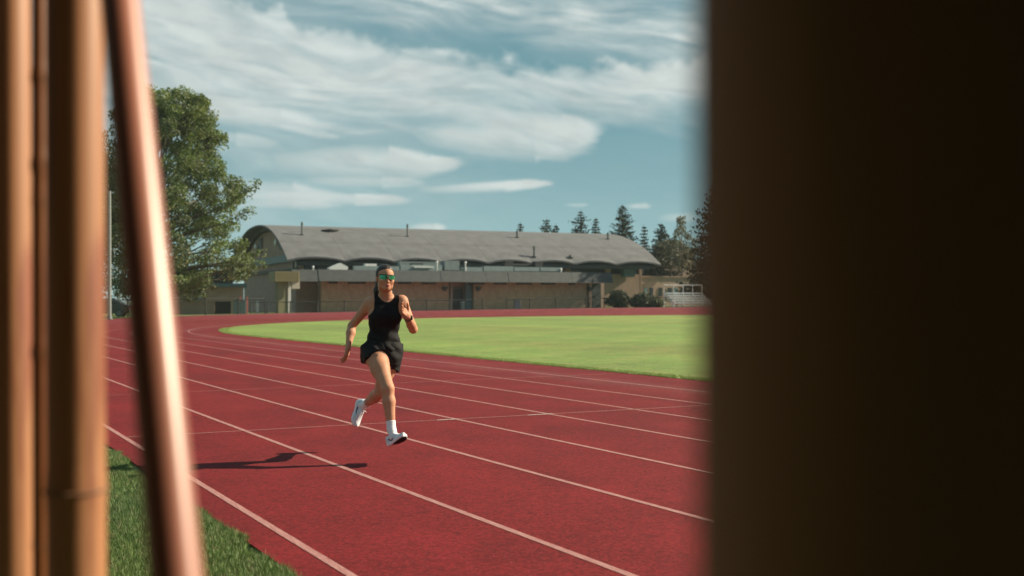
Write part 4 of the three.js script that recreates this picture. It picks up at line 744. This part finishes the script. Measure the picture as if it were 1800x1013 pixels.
  const headNeck = (p) => smin(headF(p), limbs[16][0](p), 0.025);
  const hc = J.head, headGeo = surfaceNet((p) => Math.max(headNeck(p), hc.y - 0.135 - p.y), hc.clone().add(V(-0.12, -0.15, -0.13)), hc.clone().add(V(0.13, 0.14, 0.14)), 0.0038);

  // hands: palm, four fingers of unequal length with bent joints, a thumb from the side of the palm
  function hand(wr, dir, palmN, side, curl) {                               // side +1: thumb towards +x of the frame
    const F = frame(wr, palmN.clone().cross(dir), dir), fs = [capsule(F.from(0, 0, 0), F.from(0, 0.02, 0), 0.024, 0.026)];
    const parts = [];
    for (let i = 0; i < 4; i++) {
      const x = side * (0.029 - i * 0.0193), L = [0.070, 0.078, 0.072, 0.058][i], r = [0.0088, 0.0090, 0.0086, 0.0078][i], k = F.from(x, 0.082 - Math.abs(i - 1) * 0.004, 0), root = F.from(x * 0.6, 0.018, 0);
      fs.push(capsule(root, k, 0.0145, 0.0115));
      let a = k, ang = curl * (0.5 + 0.12 * i); const seg = [0.45, 0.32, 0.23]; let prev = k;
      const chain = []; for (const s of seg) { const b = prev.clone().addScaledVector(F.y, Math.cos(ang) * L * s).addScaledVector(F.z, Math.sin(ang) * L * s).addScaledVector(F.x, side * (1.3 - i) * 0.002); chain.push(capsule(prev, b, r, r * 0.92)); prev = b; ang += curl * (0.75 + 0.1 * i); }
      parts.push(chain);
    }
    const t0 = F.from(side * 0.018, 0.022, 0.006), t1 = F.from(side * 0.046, 0.052, 0.014), t2 = F.from(side * 0.055, 0.082, 0.022 + 0.01 * curl), t3 = F.from(side * 0.052, 0.105, 0.030 + 0.015 * curl);
    const th = [capsule(t0, t1, 0.014, 0.0115), capsule(t1, t2, 0.011, 0.0098), capsule(t2, t3, 0.0098, 0.0085)];
    const f = (p) => { let d = 9; for (const c of fs) d = smin(d, c(p), 0.012); for (const ch of parts) { let e = 9; for (const c of ch) e = smin(e, c(p), 0.004); d = smin(d, e, 0.004); } let e = 9; for (const c of th) e = smin(e, c(p), 0.008); return smin(d, e, 0.008); };
    const c = F.from(0, 0.08, 0.01);
    return surfaceNet(f, c.clone().add(V(-0.13, -0.13, -0.13)), c.clone().add(V(0.13, 0.13, 0.13)), 0.0036);
  }
  const dirR = at0(607, 634, 9.60).sub(J.wrR).normalize(), dirL = at0(703, 536, 9.22).sub(J.wrL).normalize();
  const handR = hand(J.wrR, dirR, V(0.95, 0.0, 0.25), 1, 0.35), handL = hand(J.wrL, dirL, V(-0.9, 0, -0.3), 1, 0.22);
  const skin = (g) => { const p = g.attributes.position, c = new Float32Array(p.count * 3), w = V(0, 0, 0); for (let i = 0; i < p.count; i++) { w.fromBufferAttribute(p, i); HF.to(w, q2); const lip = Math.exp(-Math.pow(q2.x / 0.020, 4) - Math.pow((q2.y + 0.0625) / 0.0105, 4)) * (q2.z > 0.07 ? 1 : 0), brow = Math.exp(-Math.pow((Math.abs(q2.x) - 0.032) / 0.018, 4) - Math.pow((q2.y - 0.026) / 0.005, 4)) * (q2.z > 0.05 ? 1 : 0), n = 0.92 + 0.16 * vnoise(w.x * 60 + w.z * 35, w.y * 60); c.set([lerp(lerp(0.47, 0.34, lip), 0.08, brow) * n, lerp(lerp(0.228, 0.105, lip), 0.05, brow) * n, lerp(lerp(0.140, 0.09, lip), 0.035, brow) * n], i * 3); } g.setAttribute('color', new THREE.BufferAttribute(c, 3)); return g; };
  const skinMat = new THREE.MeshPhysicalMaterial({ vertexColors: true, roughness: 0.58, sheen: 0.1, sheenRoughness: 0.5, specularIntensity: 0.4 });
  const bm = part('body', mergeGeometries([bodyGeo, headGeo, handR, handL].map(skin)), skinMat, person, 'tanned bare arms, legs and face');

  // tank top: the torso a little larger, cut away at neck, arms and hem
  const cloth = (r, g, b, rough = 0.8) => new THREE.MeshPhysicalMaterial({ color: new THREE.Color().setRGB(r, g, b), roughness: rough, specularIntensity: 0.5 });
  const shoulders = (p, g) => { let d = torsoFull(p, g); d = smin(d, limbs[0][0](p) - g, 0.05); d = smin(d, limbs[1][0](p) - g, 0.05); return d; };
  const top = (p) => {
    let d = shoulders(p, 0.008); T.to(p, q);
    const ax = Math.abs(q.x), y = q.y, z = q.z;
    const fold = 0.0035 * Math.sin(q.x * 46 + y * 21 + 2 * Math.sin(y * 17)) * sstep(0.30, 0.12, y) + 0.0025 * Math.sin(y * 60 + q.x * 30) * sstep(0.34, 0.2, y);
    d += fold - 0.004 * sstep(0.16, 0.0, y);                                 // looser towards the hem
    const arm = 0.108 + 0.045 * sstep(0.40, 0.30, y) + 0.16 * sstep(0.31, 0.255, y);   // armhole: straps end well in from the shoulder
    d = smax(d, (ax - arm) * 0.9, 0.006);
    d = smax(d, -ell(q, 0, 0.555, 0.035, 0.078, 0.105, 0.11), 0.006);        // neckline
    d = Math.max(d, -(y - 0.015 - 0.018 * Math.sin(q.x * 11) + 0.01 * Math.sin(q.x * 40)));   // hem
    return d;
  };
  part('tank_top', surfaceNet(top, T.o.clone().add(V(-0.26, -0.06, -0.22)), T.o.clone().add(V(0.28, 0.62, 0.30)), 0.0075), cloth(0.006, 0.006, 0.007), person, 'black sleeveless running top');
  // shorts: hips and two flared legs, split at the side
  const wideLeg = (hip, knee, len, r0, r1, drop) => { const d = knee.clone().sub(hip).normalize().lerp(V(0, -1, 0), drop).normalize(), F = frame(hip, T.x, d); return { F, f: (p) => { F.to(p, q2); const t = clamp(q2.y / len, -0.3, 1), ang = Math.atan2(q2.z, q2.x), r = lerp(r0, r1, Math.max(t, 0)) + (0.004 * Math.sin(ang * 6 + q2.y * 9) + 0.0025 * Math.sin(ang * 11 + 1.7)) * Math.max(t, 0); const hem = len + 0.016 * Math.sin(ang * 2 + 0.8); return Math.max((Math.hypot(q2.x, q2.z) - r) * 0.85, q2.y - hem, -q2.y - 0.06); } }; };
  const legR = wideLeg(J.hipR.clone().add(V(-0.005, 0.02, 0)), J.kneeR, 0.075, 0.101, 0.106, 0.1), legL = wideLeg(J.hipL.clone().add(V(0.002, 0.03, 0)), J.kneeL, 0.19, 0.101, 0.102, 0.35);
  const flap = capsule(J.hipR.clone().add(V(-0.085, 0.03, -0.03)), J.hipR.clone().add(V(-0.10, -0.07, -0.05)), 0.030, 0.024);
  const shorts = (p) => { let d = torso(p, 0.011); T.to(p, q); const y = q.y; d = smax(d, y - 0.10, 0.01); d = smax(d, -0.11 - y, 0.02); d = smin(d, legR.f(p), 0.03); d = smin(d, legL.f(p), 0.03); d = smin(d, flap(p), 0.03); d += 0.0022 * Math.sin(p.x * 60 + p.y * 22 + 2 * Math.sin(p.y * 20)); return d; };
  part('shorts', surfaceNet(shorts, pel.clone().add(V(-0.28, -0.30, -0.28)), pel.clone().add(V(0.28, 0.16, 0.30)), 0.0075), cloth(0.007, 0.007, 0.008, 0.75), person, 'loose black running shorts');

  // hair: drawn back over the skull into a tail behind the neck
  const tail = [HF.from(0, 0.02, -0.100), HF.from(-0.018, -0.05, -0.125), HF.from(-0.040, -0.115, -0.115), HF.from(-0.055, -0.165, -0.105)];
  const tailF = [capsule(tail[0], tail[1], 0.026, 0.032), capsule(tail[1], tail[2], 0.032, 0.028), capsule(tail[2], tail[3], 0.028, 0.012)];
  const strand = capsule(HF.from(0.055, -0.09, -0.06), HF.from(0.085, -0.135, -0.04), 0.014, 0.006);
  const hairF = (p) => { HF.to(p, q2); let d = ell(q2, 0, 0.034, -0.018, 0.081, 0.090, 0.099); const face = q2.z - 0.016 + 0.012 * sstep(0.02, -0.02, q2.y) - sstep(0.045, 0.10, q2.y) * 0.072; d = smax(d, face, 0.012); d = smax(d, -q2.y - 0.06 - Math.max(0, -q2.z) * 0.35, 0.01); for (const f of tailF) d = smin(d, f(p), 0.018); d = smin(d, strand(p), 0.01); return d + 0.0007 * Math.sin(p.x * 190 + p.y * 40); };
  part('hair', surfaceNet(hairF, hc.clone().add(V(-0.18, -0.22, -0.18)), hc.clone().add(V(0.15, 0.15, 0.14)), 0.0042), new THREE.MeshPhysicalMaterial({ color: new THREE.Color().setRGB(0.016, 0.011, 0.009), roughness: 0.5, sheen: 0.2 }), person, 'dark hair pulled back into a tail');

  // wraparound sunglasses: two curved green lenses, a black brow bar and temples
  {
    const shell = (y0, y1, x0, x1, off, th, cut) => { const n = 16, m = 6, P = [], I = []; for (const o of [off, off + th]) for (let j = 0; j <= m; j++) for (let i = 0; i <= n; i++) { const a = lerp(x0, x1, i / n), tt = j / m, yb = cut ? lerp(y0 + cut(a), y1, tt) : lerp(y0, y1, tt), R = 0.070 + o, c = HF.from(Math.sin(a) * R, yb, 0.028 + Math.cos(a) * R * 1.02 - Math.pow((yb - 0.008) / 0.045, 2) * 0.003); P.push(c.x, c.y, c.z); } const id = (k, j, i) => k * (n + 1) * (m + 1) + j * (n + 1) + i; for (let j = 0; j < m; j++) for (let i = 0; i < n; i++) { I.push(id(1, j, i), id(1, j, i + 1), id(1, j + 1, i + 1), id(1, j, i), id(1, j + 1, i + 1), id(1, j + 1, i), id(0, j, i), id(0, j + 1, i + 1), id(0, j, i + 1), id(0, j, i), id(0, j + 1, i), id(0, j + 1, i + 1)); } for (let i = 0; i < n; i++) for (const j of [0, m]) I.push(id(0, j, i), id(1, j, i), id(1, j, i + 1), id(0, j, i), id(1, j, i + 1), id(0, j, i + 1)); for (let j = 0; j < m; j++) for (const i of [0, n]) I.push(id(0, j, i), id(1, j, i), id(1, j + 1, i), id(0, j, i), id(1, j + 1, i), id(0, j + 1, i)); const g = new THREE.BufferGeometry(); g.setAttribute('position', new THREE.Float32BufferAttribute(P, 3)); g.setIndex(I); g.computeVertexNormals(); return g; };
    const lensMat = new THREE.MeshPhysicalMaterial({ color: new THREE.Color().setRGB(0.02, 0.27, 0.14), metalness: 0.85, roughness: 0.2, clearcoat: 1, clearcoatRoughness: 0.05 }), black = flat(0.012, 0.012, 0.014, 0.4);
    const sg = part('sunglasses', [shell(0.026, 0.031, -1.08, 1.08, 0.008, 0.006), bar(HF.from(-0.069, 0.028, 0.058), HF.from(-0.080, 0.012, -0.02), 0.0034, 6), bar(HF.from(0.069, 0.028, 0.058), HF.from(0.080, 0.012, -0.02), 0.0034, 6), bar(HF.from(0, 0.012, 0.108), HF.from(0, 0.030, 0.108), 0.004, 6)].map((g) => { g.deleteAttribute('uv'); return g; }), black, person, 'black sunglasses with mirrored green lenses');
    for (const s of [-1, 1]) part('lens', shell(-0.012, 0.027, s > 0 ? 0.07 : -1.02, s > 0 ? 1.02 : -0.07, 0.008, 0.0022, (a) => 0.020 * Math.exp(-Math.pow(Math.abs(a) / 0.22, 2)) + 0.016 * sstep(0.75, 1.12, Math.abs(a))), lensMat, sg);
  }
  // ear studs, watch
  part('watch', (() => { const ax = J.elL.clone().sub(J.wrL).normalize(), c = J.wrL.clone().addScaledVector(ax, 0.025), g = new THREE.CylinderGeometry(0.0295, 0.0305, 0.024, 20, 1, true).applyQuaternion(new THREE.Quaternion().setFromUnitVectors(V(0, 1, 0), ax)).translate(c.x, c.y, c.z), n = V(0.75, 0.25, 0.4).addScaledVector(ax, -V(0.75, 0.25, 0.4).dot(ax)).normalize(), f = c.clone().addScaledVector(n, 0.031), d = new THREE.CylinderGeometry(0.019, 0.020, 0.011, 18).applyQuaternion(new THREE.Quaternion().setFromUnitVectors(V(0, 1, 0), n)).translate(f.x, f.y, f.z); return [g, d]; })(), new THREE.MeshStandardMaterial({ color: new THREE.Color().setRGB(0.015, 0.015, 0.017), roughness: 0.35, side: THREE.DoubleSide }), person, 'black sports watch');

  // socks and shoes
  const white = cloth(0.72, 0.72, 0.74, 0.9);
  function footwear(heel, toe, ankle, knee, sideOut) {
    const F = frame(heel, ankle.clone().sub(heel).cross(toe.clone().sub(heel)).negate(), toe.clone().sub(heel));   // y: heel to toe; z: sole to ankle side
    // make z point from the sole up to the ankle
    const up = ankle.clone().sub(heel); if (up.dot(F.z) < 0) { F.z.negate(); F.x.negate(); }
    const L = heel.distanceTo(toe), g = person;
    F.to(ankle, q); const ay = q.y, az = q.z;
    const width = (t) => (0.034 + 0.013 * sstep(0.25, 0.72, t) - 0.006 * Math.exp(-Math.pow((t - 0.42) / 0.16, 2))) * Math.sqrt(clamp(1 - Math.pow(Math.max(0, (t - 0.70) / 0.31), 2.4), 0, 1)) * Math.sqrt(clamp(1 - Math.pow(Math.max(0, (0.14 - t) / 0.15), 2), 0, 1));
    const slab = (p, z0, z1, grow, rockT) => { F.to(p, q2); const t = q2.y / L, rock = 0.022 * Math.pow(Math.max(0, (t - 0.62) / 0.38), 2) + 0.012 * Math.pow(Math.max(0, (0.16 - t) / 0.16), 2), w = width(clamp(t, 0, 1)) + grow, inside = t < -0.01 || t > 1.01 ? 0.05 : 0; return smax(Math.abs(q2.x) - w + inside, Math.max(z0 + rock - q2.z, q2.z - z1 - rock * 0.55), 0.008); };
    const upper = (p) => { F.to(p, q2); const t = clamp(q2.y / L, 0, 1), w = width(t) * 0.97, hgt = lerp(0.088, 0.036, sstep(0.22, 0.86, t)), z = (q2.z - 0.022) / hgt; let d = Math.max((Math.sqrt((q2.x / Math.max(w, 0.004)) ** 2 + Math.max(z, 0) ** 2.0) - 1) * Math.min(w, hgt) * 0.8, 0.016 - q2.z); d = Math.max(d, -q2.y - 0.004, q2.y - L); d = smin(d, ell(q2, 0, 0.035, 0.055, 0.033, 0.034, 0.045), 0.02); F.to(p, q2); d = smax(d, q2.z - 0.088, 0.006); return d; };
    const c = F.from(0, L / 2, 0.04), b0 = c.clone().add(V(-0.19, -0.19, -0.19)), b1 = c.clone().add(V(0.19, 0.19, 0.19));
    const uMat = new THREE.MeshPhysicalMaterial({ map: null, color: new THREE.Color().setRGB(0.60, 0.62, 0.68), roughness: 0.75, sheen: 0.2 });
    const sh = part('shoe', surfaceNet(upper, b0, b1, 0.0052), uMat, g, 'white running shoe');
    part('midsole', surfaceNet((p) => slab(p, 0.0, 0.030, 0.004), b0, b1, 0.0052), cloth(0.74, 0.72, 0.74, 0.6), sh);
    part('outsole', surfaceNet((p) => { const s = slab(p, -0.006, 0.006, 0.002); F.to(p, q2); return Math.max(s, 0.40 * L - q2.y); }, b0, b1, 0.0052), cloth(0.012, 0.012, 0.013, 0.7), sh);
    // dark curved tick on both sides, laces, tongue
    for (const s of [-1, 1]) { const pts = []; for (let i = 0; i <= 12; i++) { const f = i / 12, t = lerp(0.20, 0.60, f), z = 0.062 - 0.034 * Math.sin(f * 2.2) + 0.02 * f * f; pts.push([t, z, 0.001 + 0.0065 * Math.sin(Math.PI * Math.pow(f, 0.6))]); } const P = [], I = []; pts.forEach(([t, z, h]) => { for (const e of [-1, 1]) { const zz = z + e * h, hgt = lerp(0.088, 0.036, sstep(0.22, 0.86, t)), w = width(t) * 0.97 * Math.sqrt(Math.max(0.05, 1 - ((zz - 0.022) / hgt) ** 2)), pnt = F.from(s * (w + 0.0035), t * L, zz); P.push(pnt.x, pnt.y, pnt.z); } }); for (let i = 0; i < 12; i++) I.push(2 * i, 2 * i + 1, 2 * i + 3, 2 * i, 2 * i + 3, 2 * i + 2); const gg = new THREE.BufferGeometry(); gg.setAttribute('position', new THREE.Float32BufferAttribute(P, 3)); gg.setIndex(I); gg.computeVertexNormals(); part('emblem', gg, new THREE.MeshStandardMaterial({ color: new THREE.Color().setRGB(0.02, 0.025, 0.045), roughness: 0.5, side: THREE.DoubleSide }), sh); }
    const laces = []; for (let i = 0; i < 5; i++) { const t = 0.42 + 0.075 * i, hgt = lerp(0.088, 0.036, sstep(0.22, 0.86, t)); laces.push(bar(F.from(-0.018, t * L, 0.022 + hgt * 0.9), F.from(0.018, (t + 0.03) * L, 0.022 + hgt * 0.9), 0.0032, 5)); } laces.push(bar(F.from(0, 0.40 * L, 0.098), F.from(0.035, 0.36 * L, 0.102), 0.003, 5), bar(F.from(0, 0.40 * L, 0.098), F.from(-0.03, 0.44 * L, 0.104), 0.003, 5)); part('laces', laces, white, sh);
    // sock from the shoe up over the ankle
    const dir = knee.clone().sub(ankle).normalize(), s0 = F.from(0, ay + 0.01, Math.min(az, 0.06)), s1 = ankle.clone().addScaledVector(dir, 0.075);
    const sockF = (p) => { const d = smin(capsule(s0, ankle, 0.040, 0.0365)(p), capsule(ankle, s1, 0.0365, 0.0415)(p), 0.02); return Math.max(d + 0.0004 * Math.sin(p.y * 260), (p.x - s1.x) * dir.x + (p.y - s1.y) * dir.y + (p.z - s1.z) * dir.z); };
    const sc = ankle.clone(); part('sock', surfaceNet(sockF, sc.clone().add(V(-0.15, -0.15, -0.15)), sc.clone().add(V(0.15, 0.15, 0.15)), 0.0052), white, g, 'white crew sock');
  }
  footwear(at0(684, 786, 9.31), at0(711.5, 771, 9.10), J.ankR, J.kneeR, 1);
  footwear(at0(630, 703, 10.10), at0(620.5, 750, 10.02), J.ankL, J.kneeL, 1);
}
renderer.render(scene, camera);
